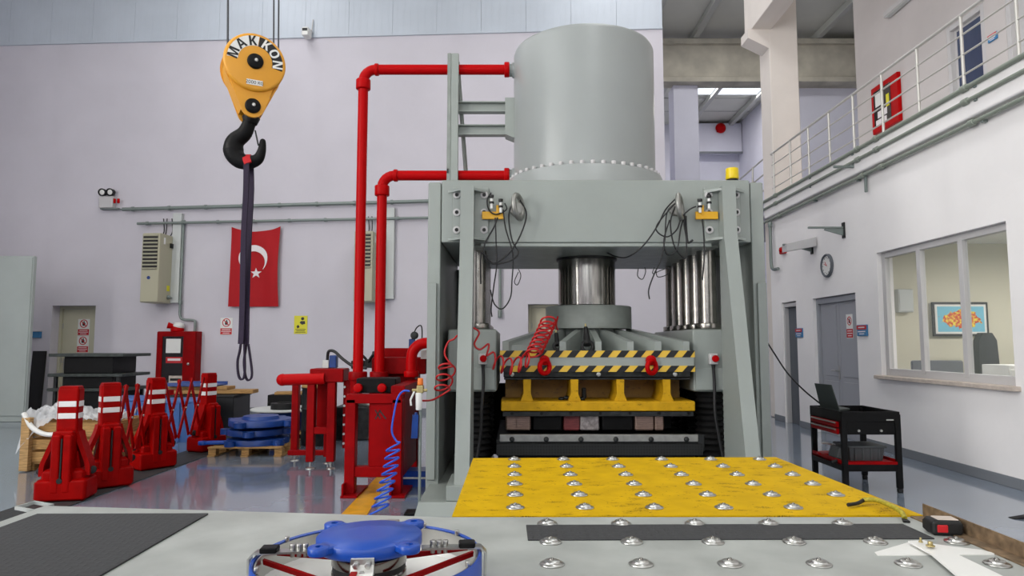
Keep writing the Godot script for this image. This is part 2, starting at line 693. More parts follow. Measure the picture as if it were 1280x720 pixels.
func _ready() -> void:
	rng.seed = 1
	# camera
	var cam := Camera3D.new()
	cam.name = "camera"
	cam.fov = 46.397
	cam.position = Vector3(0, 1.45, 0)
	cam.rotation.x = atan(70.0 / 840.0)
	cam.near = 0.05
	cam.far = 200.0
	add_child(cam)
	cam.current = true
	# sky and exposure
	var env := Environment.new()
	env.background_mode = Environment.BG_SKY
	var sky := Sky.new()
	var sm := ProceduralSkyMaterial.new()
	sm.sky_top_color = Color(0.62, 0.7, 0.8)
	sm.sky_horizon_color = Color(0.8, 0.83, 0.86)
	sm.ground_bottom_color = Color(0.4, 0.4, 0.38)
	sm.ground_horizon_color = Color(0.6, 0.6, 0.58)
	sky.sky_material = sm
	env.sky = sky
	env.tonemap_mode = Environment.TONE_MAPPER_LINEAR
	env.tonemap_exposure = 0.222
	env.sdfgi_enabled = true
	env.ssao_enabled = true
	env.ssil_enabled = true
	var we := WorldEnvironment.new()
	we.name = "environment"
	we.environment = env
	add_child(we)
	# daylight through the translucent roof lights (the glowing panels stand in build_roof)
	for p in roof_lights():
		sky_light(p[0], p[1], p[2])
	for p in added_window_bays():  # area lights of the added, unseen window bays
		var w := AreaLight3D.new()
		w.name = "added_window_light"
		w.area_size = Vector2(3.2, 4.4)
		w.light_energy = 26.0 if p[1] == 0.0 else 230.0
		w.light_color = Color(1.0, 0.985, 0.965)
		w.area_range = 60.0
		w.shadow_enabled = true
		w.rotation.y = p[1]
		w.position = p[0] + w.basis * Vector3(0, 0, -0.06)
		add_child(w, true)
	sky_light(Vector3(7.0, 2.78, -7.7), Vector2(1.2, 0.6), 28.0)   # ceiling lamp of the office
	make_textures()
	make_materials()
	# the building
	build_floor()
	build_back_wall()
	build_office_wall()
	build_upper_floor()
	build_far_hall()
	build_roof()
	# the large things
	build_press()
	build_upper_die()
	build_lower_die()
	build_hydraulics()
	build_roller_table()
	build_work_table()
	build_crane_hook()
	build_barriers()
	build_trolley()
	# the walls' fittings
	build_heaters()
	build_wall_fittings()
	build_right_fittings()
	build_upper_fittings()
	# goods on the floor at the left
	build_goods()
	# small things
	build_flange_wheel()
	build_table_tools()
	build_cables()


func roof_lights() -> Array:
	# [centre of the panel, size, light energy]
	var out := []
	for sx in [-5.5, 2.2]:
		for k in 4:
			out.append([Vector3(sx, ROOF_Y - 0.1, 1.6 - 4.4 * k), Vector2(1.6, 4.0), 26.0])
	out.append([Vector3(7.4, ROOF_Y - 0.1, -23.0), Vector2(3.4, 0.9), 60.0])
	out.append([Vector3(4.35, ROOF_Y - 0.1, -23.0), Vector2(1.8, 0.9), 34.0])
	out.append([Vector3(6.2, ROOF_Y - 0.1, -15.9), Vector2(4.4, 1.2), 44.0])  # unseen panel added to brighten the far column and beam
	return out


func added_window_bays() -> Array:
	# unseen glowing bays added behind and left of the camera to brighten the hall
	return [[Vector3(-4.2, 6.2, 8.9), 0.0], [Vector3(-0.4, 6.2, 8.9), 0.0], [Vector3(3.2, 6.2, 8.9), 0.0], [Vector3(-12.2, 7.4, 4.5), -PI / 2], [Vector3(-12.2, 7.4, 0.0), -PI / 2], [Vector3(-12.2, 2.4, 4.5), -PI / 2]]


func sky_light(at: Vector3, size: Vector2, energy: float) -> void:
	var l := AreaLight3D.new()
	l.name = "roof_light_source" if at.y > 5.0 else "office_lamp_source"
	l.area_size = size
	l.light_energy = energy
	l.light_color = Color(1.0, 0.985, 0.97)
	l.area_range = 60.0
	l.shadow_enabled = true
	l.rotation.x = -PI / 2
	l.position = at + Vector3(0, -0.05, 0)
	add_child(l, true)


# ---- the building -------------------------------------------------------------------------------

func build_floor() -> void:
	struct("floor", B.new().box(Vector3(0.0, -0.15, -9.0), Vector3(25.4, 0.3, 38.0)), M.floor_epoxy, "glossy blue grey factory floor")
	# dark plates over the cable trench
	for k in 8:
		struct("trim_%d" % (k + 1), B.new().box(Vector3(-4.19, 0.004, -4.4 - 1.0 * k), Vector3(0.46, 0.012, 0.99), 0.003), M.trench_cover)
	# painted line
	var line := B.new()
	line.hexa([Vector3(-1.455, 0, -5.696) + Vector3(0, 0.0005, 0), Vector3(-1.224, 0, -5.696) + Vector3(0, 0.0005, 0), Vector3(-1.346, 0, -7.786) + Vector3(0, 0.0005, 0), Vector3(-1.482, 0, -7.786) + Vector3(0, 0.0005, 0), Vector3(-1.455, 0, -5.696) + Vector3(0, 0.003, 0), Vector3(-1.224, 0, -5.696) + Vector3(0, 0.003, 0), Vector3(-1.346, 0, -7.786) + Vector3(0, 0.003, 0), Vector3(-1.482, 0, -7.786) + Vector3(0, 0.003, 0)])
	struct("trim_9", line, M.line_yellow, "yellow line painted on the factory floor")


func build_back_wall() -> void:
	var o := on_wall(0, 0)
	var b := B.new()
	var top := 8.25
	var door_l := -10.12
	var door_r := -9.13
	var dh := 2.29
	var e0 := 0.34
	var e1 := 1.36
	var th := 0.35
	for q in [[-12.5, door_l, 0.0, top], [door_l, door_r, dh, top], [door_r, e0, 0.0, top], [e0, e1, dh, top], [e1, 3.26, 0.0, top]]:
		b.box(Vector3((q[0] + q[1]) / 2, (q[2] + q[3]) / 2, -th / 2), Vector3(q[1] - q[0], q[3] - q[2], th))
	struct("wall_back", b, M.wall_plaster, "pale plastered back wall of the hall", o, WALL_TURN)
	# metal cladding above, panel by panel
	var up := struct("wall_back_upper", B.new().box(Vector3(-4.62, (top + ROOF_Y) / 2, -0.2), Vector3(15.76, ROOF_Y - top, 0.3)), M.cladding, "grey metal cladding on the upper back wall", o, WALL_TURN)
	for k in 16:
		var p := B.new()
		var x0 := -12.5 + k * 0.985
		p.box(Vector3(x0 + 0.4925, (top + ROOF_Y) / 2, -0.03), Vector3(0.981, ROOF_Y - top - 0.01, 0.05), 0.002)
		for r in 6:
			p.box(Vector3(x0 + 0.09 + r * 0.16, (top + ROOF_Y) / 2, -0.005), Vector3(0.04, ROOF_Y - top - 0.04, 0.004), 0.002)
		part(up, "panel", p, M.cladding)
	struct("trim_10", B.new().box(Vector3(-4.62, top, 0.01), Vector3(15.76, 0.03, 0.05), 0.005), M.cladding, "", o, WALL_TURN)
	# skirting
	var sk := B.new()
	for q in [[-12.5, door_l], [door_r, e0], [e1, 3.26]]:
		sk.box(Vector3((q[0] + q[1]) / 2, 0.05, 0.008), Vector3(q[1] - q[0], 0.1, 0.016), 0.003)
	struct("baseboard_back", sk, M.skirting, "", o, WALL_TURN)
	# the doors
	var i := 0
	for q in [[door_l, door_r], [e0, e1]]:
		i += 1
		var w: float = q[1] - q[0]
		var d := Node3D.new()
		d.name = "door_%d" % i
		add_child(d)
		d.position = on_wall((q[0] + q[1]) / 2, 0)
		d.rotation.y = WALL_TURN
		d.set_meta("kind", "structure")
		d.set_meta("label", "beige steel door set deep in the back wall at the left" if i == 1 else "beige door in the back wall seen through the press")
		var f := B.new()
		for s in [-1.0, 1.0]:
			f.box(Vector3(s * (w / 2 - 0.03), dh / 2, -0.28), Vector3(0.06, dh, 0.1), 0.004)
		f.box(Vector3(0, dh - 0.03, -0.28), Vector3(w - 0.12, 0.06, 0.1), 0.004)
		part(d, "frame", f, M.door_beige)
		part(d, "leaf", B.new().box(Vector3(0, dh / 2 - 0.03, -0.3), Vector3(w - 0.12, dh - 0.07, 0.05), 0.004), M.door_beige)
		var h := B.new()
		h.cyl(Vector3(-w / 2 + 0.14, 1.05, -0.275), Vector3(-w / 2 + 0.14, 1.05, -0.2), 0.012)
		h.cyl(Vector3(-w / 2 + 0.14, 1.05, -0.21), Vector3(-w / 2 + 0.27, 1.05, -0.21), 0.011, -1.0, 10, 0.003)
		h.box(Vector3(-w / 2 + 0.14, 1.0, -0.272), Vector3(0.045, 0.24, 0.008), 0.002)
		part(d, "handle", h, M.zinc)
		var g := B.new()
		for y in [0.35, 1.1, 1.85]:
			g.cyl(Vector3(-w / 2 + 0.07, y - 0.06, -0.262), Vector3(-w / 2 + 0.07, y + 0.06, -0.262), 0.012)
		part(d, "hinge", g, M.zinc)
	for p in added_window_bays():
		struct("added_pane_light", B.new().box(Vector3.ZERO, Vector3(3.2, 4.4, 0.05), 0.01), M.skylight_glow, "", p[0], p[1])  # glowing panes added on solid walls out of view
	# the other sides of the hall, never in view, which close it
	struct("wall_left", B.new().box(Vector3(-12.4, ROOF_Y / 2, -3.0), Vector3(0.3, ROOF_Y, 24.5)), M.wall_plaster)
	struct("wall_front", B.new().box(Vector3(-1.2, ROOF_Y / 2, 9.1), Vector3(23.0, ROOF_Y, 0.3)), M.wall_plaster)


func build_office_wall() -> void:
	var b := B.new()
	var xm := WALL_X + 0.11
	for q in [[12.62, 13.1, 0.0, 3.9], [11.98, 12.62, 2.22, 3.9], [11.3, 11.98, 0.0, 3.9], [9.9, 11.3, 2.21, 3.9], [9.28, 9.9, 0.0, 3.9], [6.82, 9.28, 2.71, 3.9], [6.82, 9.28, 0.0, 1.02], [-9.0, 6.82, 0.0, 3.9]]:
		b.box(Vector3(xm, (q[2] + q[3]) / 2, -(q[0] + q[1]) / 2), Vector3(0.22, q[3] - q[2], q[1] - q[0]))
	struct("wall_right", b, M.office_plaster, "white office wall along the right of the hall")
	struct("wall_office_end", B.new().box(Vector3(7.3, 2.0, -13.0), Vector3(4.06, 4.0, 0.2)), M.office_plaster)
	var sk := B.new()
	for q in [[12.62, 13.1], [11.3, 11.98], [9.28, 9.9], [6.82, 9.28], [2.0, 6.82]]:
		sk.box(Vector3(WALL_X - 0.006, 0.055, -(q[0] + q[1]) / 2), Vector3(0.014, 0.11, q[1] - q[0]), 0.003)
	struct("baseboard_right", sk, M.skirting, "grey skirting along the white office wall")
	# floor slab of the walkway and its edge
	struct("floor_upper", B.new().box(Vector3(7.2, 4.08, -2.0), Vector3(4.1, 0.3, 22.1)), M.office_plaster)
	struct("trim_11", B.new().box(Vector3(WALL_X - 0.035, 4.075, -2.0), Vector3(0.13, 0.36, 22.2), 0.03), M.office_plaster, "white slab edge of the walkway above the office wall")
	# office behind the window
	struct("wall_office_far", B.new().box(Vector3(7.3, 1.45, -9.72), Vector3(4.0, 2.9, 0.1)), M.screen_wall, "cream far wall inside the office")
	struct("wall_office_near", B.new().box(Vector3(7.3, 1.45, -5.4), Vector3(4.0, 2.9, 0.1)), M.screen_wall)
	struct("wall_office_side", B.new().box(Vector3(9.2, 1.45, -7.5), Vector3(0.1, 2.9, 4.4)), M.screen_wall)
	struct("ceiling_office", B.new().box(Vector3(7.3, 2.95, -7.5), Vector3(4.0, 0.1, 4.4)), M.white_paint)
	var lamp := thing("ceiling_lamp", "white ceiling lamp panel inside the office behind the window", "lamp", Vector3(7.0, 2.84, -7.7))
	part(lamp, "frame", wb(lamp).box(Vector3(7.0, 2.87, -7.7), Vector3(1.3, 0.05, 0.7), 0.005), M.white_paint)
	part(lamp, "lamp_panel", wb(lamp).box(Vector3(7.0, 2.84, -7.7), Vector3(1.2, 0.02, 0.6)), M.lamp_glow)
	# window
	var w := Node3D.new()
	w.name = "window_1"
	add_child(w)
	w.position = Vector3(WALL_X, 1.02, -8.05)
	w.rotation.y = -PI / 2
	w.set_meta("kind", "structure")
	w.set_meta("label", "wide three-pane office window with pale frame in the white wall")
	var f := B.new()
	var hw := 1.23
	var hh := 1.69
	var z := -0.1
	f.box(Vector3(0, 0.05, z), Vector3(2 * hw - 0.16, 0.1, 0.07), 0.006)
	f.box(Vector3(0, hh - 0.04, z), Vector3(2 * hw - 0.16, 0.08, 0.07), 0.006)
	for s in [-1.0, 1.0]:
		f.box(Vector3(s * (hw - 0.04), hh / 2, z), Vector3(0.08, hh, 0.07), 0.006)
	part(w, "frame", f, M.frame_grey)
	for px in [-0.39, 0.41]:
		part(w, "mullion", B.new().box(Vector3(px, hh / 2, z + 0.005), Vector3(0.08, hh - 0.1, 0.07), 0.006), M.frame_grey)
	for q in [[-1.15, -0.43], [-0.35, 0.37], [0.45, 1.15]]:
		part(w, "pane", B.new().box(Vector3((q[0] + q[1]) / 2, hh / 2, z), Vector3(q[1] - q[0], hh - 0.16, 0.006)), M.glass)
	part(w, "sill", B.new().box(Vector3(0, -0.02, -0.02), Vector3(2 * hw + 0.14, 0.05, 0.2), 0.008), M.sill_stone, "pale stone sill")
	# doors of the office wall
	var d2 := Node3D.new()
	d2.name = "door_3"
	add_child(d2)
	d2.position = Vector3(WALL_X, 0, -10.6)
	d2.rotation.y = -PI / 2
	d2.set_meta("kind", "structure")
	d2.set_meta("label", "grey double door with panelled leaves in the office wall")
	var fr := B.new()
	for s in [-1.0, 1.0]:
		fr.box(Vector3(s * 0.67, 1.1, -0.1), Vector3(0.06, 2.2, 0.1), 0.005)
	fr.box(Vector3(0, 2.155, -0.1), Vector3(1.28, 0.09, 0.1), 0.005)
	part(d2, "frame", fr, M.door_grey)
	for s in [-1.0, 1.0]:
		var lf := B.new()
		lf.box(Vector3(s * 0.32, 1.055, -0.115), Vector3(0.635, 2.11, 0.045), 0.004)
		var leaf := part(d2, "leaf", lf, M.door_grey)
		var up := B.new()
		for r in [[0.5, 0.72], [1.5, 1.12]]:
			up.box(Vector3(s * 0.32, r[0], -0.09), Vector3(0.47, r[1], 0.014), 0.006)
		part(leaf, "panel", up, M.door_grey)
	var h := B.new()
	h.cyl(Vector3(-0.06, 1.03, -0.1), Vector3(-0.06, 1.03, -0.02), 0.012)
	h.cyl(Vector3(-0.06, 1.03, -0.03), Vector3(-0.2, 1.03, -0.03), 0.011, -1.0, 10, 0.003)
	h.box(Vector3(-0.06, 1.0, -0.088), Vector3(0.045, 0.22, 0.01), 0.002)
	part(d2, "handle", h, M.zinc)
	var d1 := Node3D.new()
	d1.name = "door_4"
	add_child(d1)
	d1.position = Vector3(WALL_X, 0, -12.3)
	d1.rotation.y = -PI / 2
	d1.set_meta("kind", "structure")
	d1.set_meta("label", "narrow grey door at the far end of the office wall")
	var f1 := B.new()
	for s in [-1.0, 1.0]:
		f1.box(Vector3(s * 0.295, 1.1, -0.08), Vector3(0.05, 2.2, 0.1), 0.005)
	f1.box(Vector3(0, 2.165, -0.08), Vector3(0.54, 0.07, 0.1), 0.005)
	part(d1, "frame", f1, M.frame_grey)
	part(d1, "leaf", B.new().box(Vector3(0, 1.07, -0.13), Vector3(0.56, 2.14, 0.045), 0.004), M.sofa_grey)
	part(d1, "handle", B.new().cyl(Vector3(0.22, 1.0, -0.1), Vector3(0.22, 1.2, -0.1), 0.012), M.zinc)


func build_upper_floor() -> void:
	var b := B.new()
	var y0 := 4.23
	# the wall with its two door openings
	for q in [[9.98, 12.66, y0, ROOF_Y], [9.16, 9.98, 6.28, ROOF_Y], [8.76, 9.16, y0, ROOF_Y], [7.66, 8.76, 6.4, ROOF_Y], [-9.0, 7.66, y0, ROOF_Y]]:
		b.box(Vector3(UPPER_X + 0.1, (q[2] + q[3]) / 2, -(q[0] + q[1]) / 2), Vector3(0.2, q[3] - q[2], q[1] - q[0]))
	struct("wall_upper_right", b, M.upper_plaster_shaded, "set-back white wall of the upper floor")
	struct("wall_upper_end", B.new().box(Vector3(8.1, (y0 + ROOF_Y) / 2, -12.56), Vector3(2.5, ROOF_Y - y0, 0.2)), M.column_plaster)
	struct("wall_upper_back", B.new().box(Vector3(8.0, (y0 + ROOF_Y) / 2, -8.8), Vector3(0.2, ROOF_Y - y0, 7.0)), M.column_plaster)
	# upper doors
	var k := 4
	for q in [[9.57, 0.82, 2.05, true], [8.21, 1.1, 2.17, false]]:
		k += 1
		var d := Node3D.new()
		d.name = "door_%d" % k
		add_child(d)
		d.position = Vector3(UPPER_X, y0, -q[0])
		d.rotation.y = -PI / 2
		d.set_meta("kind", "structure")
		d.set_meta("label", "upper floor door with a dark glass pane behind the railing" if q[3] else "white upper floor door at the right edge behind the railing")
		var f := B.new()
		var w: float = q[1]
		var hh: float = q[2]
		for s in [-1.0, 1.0]:
			f.box(Vector3(s * (w / 2 - 0.04), hh / 2, -0.05), Vector3(0.08, hh, 0.1), 0.006)
		f.box(Vector3(0, hh - 0.04, -0.05), Vector3(w - 0.16, 0.08, 0.1), 0.006)
		part(d, "frame", f, M.frame_grey)
		part(d, "leaf", B.new().box(Vector3(0, hh / 2 - 0.02, -0.09), Vector3(w - 0.15, hh - 0.08, 0.04), 0.004), M.frame_grey)
		if q[3]:
			part(d, "pane", B.new().box(Vector3(0.03, hh / 2, -0.066), Vector3(w - 0.24, hh - 0.24, 0.012)), M.glass_dark, "dark blue glass")
	# concrete column at the end of the walkway with its corbel and the crane rail beam
	var c := Node3D.new()
	c.name = "concrete_column"
	add_child(c)
	c.set_meta("kind", "structure")
	c.set_meta("label", "tall concrete column at the far end of the walkway")
	c.position = Vector3(5.48, 0, -13.4)
	part(c, "shaft", wb(c).box(Vector3(5.48, ROOF_Y / 2, -13.38), Vector3(0.58, ROOF_Y, 0.54), 0.02), M.column_plaster)
	var cb := wb(c)
	cb.hexa([Vector3(4.77, 7.62, -13.52), Vector3(5.2, 7.4, -13.52), Vector3(5.2, 7.4, -13.12), Vector3(4.77, 7.62, -13.12), Vector3(4.77, 7.8, -13.52), Vector3(5.2, 7.8, -13.52), Vector3(5.2, 7.8, -13.12), Vector3(4.77, 7.8, -13.12)])
	part(c, "corbel", cb, M.column_plaster)
	struct("floor_landing", B.new().box(Vector3(6.3, 4.12, -14.9), Vector3(2.6, 0.26, 3.6)), M.lilac_plaster)
	struct("crane_rail_beam", B.new().box(Vector3(5.05, 8.25, -2.3), Vector3(0.42, 0.9, 22.4), 0.02), M.column_plaster, "concrete beam resting on the corbel of the column")


func build_far_hall() -> void:
	struct("wall_far_right", B.new().box(Vector3(9.4, ROOF_Y / 2, -23.3), Vector3(0.2, ROOF_Y, 7.6)), M.lilac_plaster, "lilac shaded wall of the hall beyond")
	struct("wall_far_left", B.new().box(Vector3(3.05, ROOF_Y / 2, -20.6), Vector3(0.3, ROOF_Y, 12.8)), M.lilac_plaster)
	struct("wall_far_end", B.new().box(Vector3(6.2, ROOF_Y / 2, -27.1), Vector3(6.6, ROOF_Y, 0.2)), M.lilac_plaster, "lilac end wall of the hall beyond")
	struct("wall_far_side", B.new().box(Vector3(10.2, 4.48, -19.4), Vector3(3.7, 8.96, 0.3)), M.lilac_plaster, "lilac wall under the far beam right of the concrete column")
	struct("wall_far_close", B.new().box(Vector3(12.2, ROOF_Y / 2, -16.0), Vector3(0.3, ROOF_Y, 7.2)), M.lilac_plaster)
	struct("far_column", B.new().box(Vector3(5.05, 4.48, -19.3), Vector3(0.72, 8.96, 0.6), 0.01), M.lilac_plaster, "pale lilac column under the beam beyond the press")
	var bm := B.new()
	bm.box(Vector3(7.6, 9.6, -19.0), Vector3(8.9, 1.05, 0.36), 0.02)
	bm.box(Vector3(7.6, 9.04, -19.0), Vector3(8.9, 0.16, 0.52), 0.02)
	bm.box(Vector3(7.6, 10.16, -19.0), Vector3(8.9, 0.16, 0.6), 0.02)
	bm.box(Vector3(3.5, 9.6, -19.0), Vector3(0.4, 1.05, 0.52), 0.02)
	struct("far_beam", bm, M.concrete, "concrete roof beam of the hall beyond")
	var box := solo("wall_duct", B.new().box(Vector3(8.35, 9.75, -26.75), Vector3(1.85, 1.2, 0.5), 0.02), M.lilac_plaster, "lilac boxed duct on the end wall of the hall beyond", "duct")
	part(box, "lower_rail", B.new().box(Vector3(8.35, 9.12, -26.48), Vector3(1.85, 0.08, 0.06), 0.01), M.skirting)
	var bell := thing("alarm_bell", "small red round alarm bell on the far lilac wall", "alarm bell", Vector3(Vector3(8.398, 10.107, -26.4).x, Vector3(8.398, 10.107, -26.4).y, -26.42))
	part(bell, "gong", B.new().lathe([Vector2(0, 0.16), Vector2(0.12, 0.13), Vector2(0.2, 0.05), Vector2(0.21, 0), Vector2(0, 0)], Vector3.ZERO, Vector3(0, 0, 1), 18), M.red_paint)
	part(bell, "base", B.new().box(Vector3(0, 0, -0.04), Vector3(0.3, 0.3, 0.08), 0.01), M.red_dark)


func build_roof() -> void:
	struct("ceiling", B.new().box(Vector3(0.0, ROOF_Y + 0.15, -9.0), Vector3(25.4, 0.3, 38.0)), M.roof_sheet, "grey sheet roof of the hall")
	for p in roof_lights():
		var size: Vector2 = p[1]
		struct("skylight_panel", B.new().box(p[0] + Vector3(0, 0.04, 0), Vector3(size.x, 0.05, size.y), 0.01), M.skylight_glow)
	# rafters of the hall beyond
	for x in [3.9, 5.3, 7.2, 8.85]:
		struct("roof_rafter", B.new().box(Vector3(x, ROOF_Y - 0.11, -20.0), Vector3(0.16, 0.2, 13.6), 0.01), M.roof_steel)
	for z in [-15.0, -16.6, -20.6, -22.2, -24.0, -25.4]:
		struct("roof_sheet_seam", B.new().box(Vector3(6.2, ROOF_Y - 0.01, z), Vector3(6.0, 0.03, 0.04)), M.roof_steel)


# ---- the press ----------------------------------------------------------------------------------

func build_press() -> void:
	var cx := 0.835
	var cz := -7.66
	var o := thing("hydraulic_press", "huge light grey hydraulic press with a round top cylinder and striped moving platen", "press", Vector3(cx, 0, cz))
	var g: Material = M.press_grey
	# side columns: plates with a return behind
	for s in [-1.0, 1.0]:
		var b := wb(o)
		var xo: float = cx + s * 1.67
		b.box(Vector3(xo - s * 0.065, 1.53, cz), Vector3(0.13, 3.06, 2.12), 0.012)
		b.box(Vector3(xo - s * 0.2, 1.2, -8.64), Vector3(0.16, 2.4, 0.14), 0.01)
		var col := part(o, "side_column", b, g)
		# hanging cover strip on the front edge with a step
		part(col, "edge_strip", wb(o).box(Vector3(xo - s * 0.05, 1.1, -6.585), Vector3(0.09, 1.9, 0.03), 0.006), g)
	# crown
	var cr := part(o, "crown", wb(o).box(Vector3(cx, 2.765, cz), Vector3(3.07, 0.63, 2.14), 0.012), g)
	part(cr, "lower_lip", wb(o).box(Vector3(cx, 2.43, -6.66), Vector3(2.3, 0.045, 0.12), 0.012), g)
	part(cr, "bottom_plate", wb(o).box(Vector3(cx, 2.435, cz - 0.05), Vector3(2.5, 0.03, 1.95), 0.006), M.press_shade)
	for q in [[0.2, 2.68, 0.012], [0.75, 2.95, 0.008], [1.46, 2.52, 0.008], [0.78, 2.93, 0.006]]:
		pass
	# top cylinder
	var R := 0.812
	var cyl := part(o, "cylinder", wb(o).lathe([Vector2(0, 0), Vector2(R, 0), Vector2(R, 1.50), Vector2(R - 0.012, 1.535), Vector2(R - 0.04, 1.55), Vector2(0, 1.55)], Vector3(cx, 3.3, cz), Vector3.UP, 72), M.cylinder_grey)
	part(cyl, "base_ring", wb(o).lathe([Vector2(0, 0), Vector2(R + 0.16, 0), Vector2(R + 0.16, 0.03), Vector2(R + 0.08, 0.2), Vector2(R + 0.07, 0.225), Vector2(0, 0.225)], Vector3(cx, 3.08, cz), Vector3.UP, 64), M.cylinder_grey)
	for k in 48:
		var a := TAU * k / 48.0
		var p := Vector3(cx + cos(a) * (R + 0.035), 3.3, cz + sin(a) * (R + 0.035))
		part(cyl, "bolt", wb(o).cyl(p, p + Vector3(0, 0.045, 0), 0.026, -1.0, 6, 0.004), M.frame_grey)
	for y in [4.655, 3.392]:
		var b := wb(o)
		b.cyl(Vector3(cx - R + 0.02, y, cz + 0.0), Vector3(cx - R - 0.055, y, cz), 0.075, -1.0, 18)
		b.cyl(Vector3(cx - R + 0.03, y, cz), Vector3(cx - R - 0.02, y, cz), 0.09, -1.0, 18)
		part(cyl, "port", b, M.cylinder_grey)
	# pipe bracket: a plate on the cylinder, two arms, an upright frame
	var pb := wb(o)
	pb.hexa([Vector3(-0.08, 3.86, cz - 0.1), Vector3(0.06, 3.8, cz - 0.1), Vector3(0.06, 3.8, cz + 0.1), Vector3(-0.08, 3.86, cz + 0.1), Vector3(-0.08, 4.29, cz - 0.1), Vector3(0.06, 4.29, cz - 0.1), Vector3(0.06, 4.29, cz + 0.1), Vector3(-0.08, 4.29, cz + 0.1)])
	part(cyl, "bracket_plate", pb, g)
	var fr := part(o, "pipe_frame", wb(o).box(Vector3(-0.66, 3.94, cz + 0.1), Vector3(0.085, 1.74, 0.05), 0.006), g)
	part(fr, "flange", wb(o).box(Vector3(-0.725, 3.94, cz + 0.06), Vector3(0.045, 1.75, 0.12), 0.006), M.press_shade)
	for y in [4.205, 3.93]:
		var b := wb(o)
		b.box(Vector3(-0.34, y + 0.055, cz), Vector3(0.6, 0.014, 0.1), 0.003)
		b.box(Vector3(-0.34, y - 0.055, cz), Vector3(0.6, 0.014, 0.1), 0.003)
		b.box(Vector3(-0.34, y, cz - 0.01), Vector3(0.6, 0.11, 0.014))
		part(fr, "arm", b, g)
	var dg := wb(o)
	dg.tube([Vector3(-0.64, 4.75, cz + 0.02), Vector3(-0.52, 3.09, cz - 0.25)], 0.025, 4)
	part(fr, "diagonal_strut", dg, M.press_shade)
	part(fr, "slot_cover", wb(o).box(Vector3(-0.735, 3.42, cz + 0.125), Vector3(0.02, 0.05, 0.01)), M.tape_black)
	# mounting plates, braces and feet
	for s in [-1.0, 1.0]:
		var xm: float = cx + s * 1.245
		var mp := part(o, "mounting_plate", wb(o).box(Vector3(xm, 2.735, -6.575), Vector3(0.36, 0.52, 0.04), 0.008), g)
		for bx in [-0.135, 0.135]:
			for by in [0.185, 0.01, -0.165]:
				var b := wb(o)
				var p := Vector3(xm + bx, 2.735 + by, -6.555)
				b.lathe([Vector2(0.012, 0), Vector2(0.037, 0), Vector2(0.037, 0.014), Vector2(0.02, 0.018), Vector2(0.018, 0.004), Vector2(0, 0.004)], p, Vector3(0, 0, 1), 14)
				part(mp, "bolt", b, M.frame_grey)
				part(mp, "bolt_socket", wb(o).cyl(p + Vector3(0, 0, 0.003), p + Vector3(0, 0, 0.012), 0.018, -1.0, 12), M.tape_black)
		# brace: a box whose front edge leans out towards the foot
		var xb: float = cx + s * 1.27
		var side := [Vector2(-6.55, 2.985), Vector2(-6.42, 2.985), Vector2(-6.4, 2.5), Vector2(-5.92, 0.24), Vector2(-6.56, 0.24)]
		var pts := []
		for q in side:
			pts.append(Vector2(q.x, q.y))
		var b := wb(o)
		# the prism runs along x: its own x is world z, its own y is world y
		b.x = b.x * Transform3D(Basis(Vector3(0, 0, 1), Vector3(0, 1, 0), Vector3(-1, 0, 0)), Vector3(xb, 0, 0))
		b.prism(pts, -0.065, 0.065)
		var br := part(o, "brace", b, g)
		# shoulders of the brace, top and bottom of the plate
		var sh := wb(o)
		for y in [2.955, 2.475]:
			for t in [-1.0, 1.0]:
				sh.hexa([Vector3(xb + t * 0.065, y - 0.012, -6.555), Vector3(xb + t * 0.2, y - 0.012, -6.555), Vector3(xb + t * 0.17, y - 0.012, -6.535), Vector3(xb + t * 0.065, y - 0.012, -6.44), Vector3(xb + t * 0.065, y + 0.012, -6.555), Vector3(xb + t * 0.2, y + 0.012, -6.555), Vector3(xb + t * 0.17, y + 0.012, -6.535), Vector3(xb + t * 0.065, y + 0.012, -6.44)])
		part(br, "shoulder", sh, g)
		var fb := wb(o)
		var xf: float = cx + s * 1.36
		fb.hexa([Vector3(xf - 0.3, 0, -8.7), Vector3(xf + 0.3, 0, -8.7), Vector3(xf + 0.3, 0, -5.8), Vector3(xf - 0.3, 0, -5.8), Vector3(xf - 0.27, 0.11, -8.7), Vector3(xf + 0.27, 0.11, -8.7), Vector3(xf + 0.27, 0.11, -5.84), Vector3(xf - 0.27, 0.11, -5.84)])
		var ft := part(o, "foot", fb, g)
		part(ft, "foot_block", wb(o).box(Vector3(xb - s * 0.02, 0.175, -6.15), Vector3(0.3, 0.13, 0.56), 0.008), g)
	# lifting rings on the crown face
	for x in [0.06, 1.64]:
		var b := wb(o)
		b.cyl(Vector3(x - 0.02, 2.785, -6.6), Vector3(x - 0.02, 2.785, -6.54), 0.07, -1.0, 20, 0.01)
		b.torus(Vector3(x, 2.785, -6.47), Vector3(1, 0.1, 0.4), 0.115, 0.026, 30, 12)
		part(o, "lifting_ring", b, M.steel_bar, "steel lifting ring")
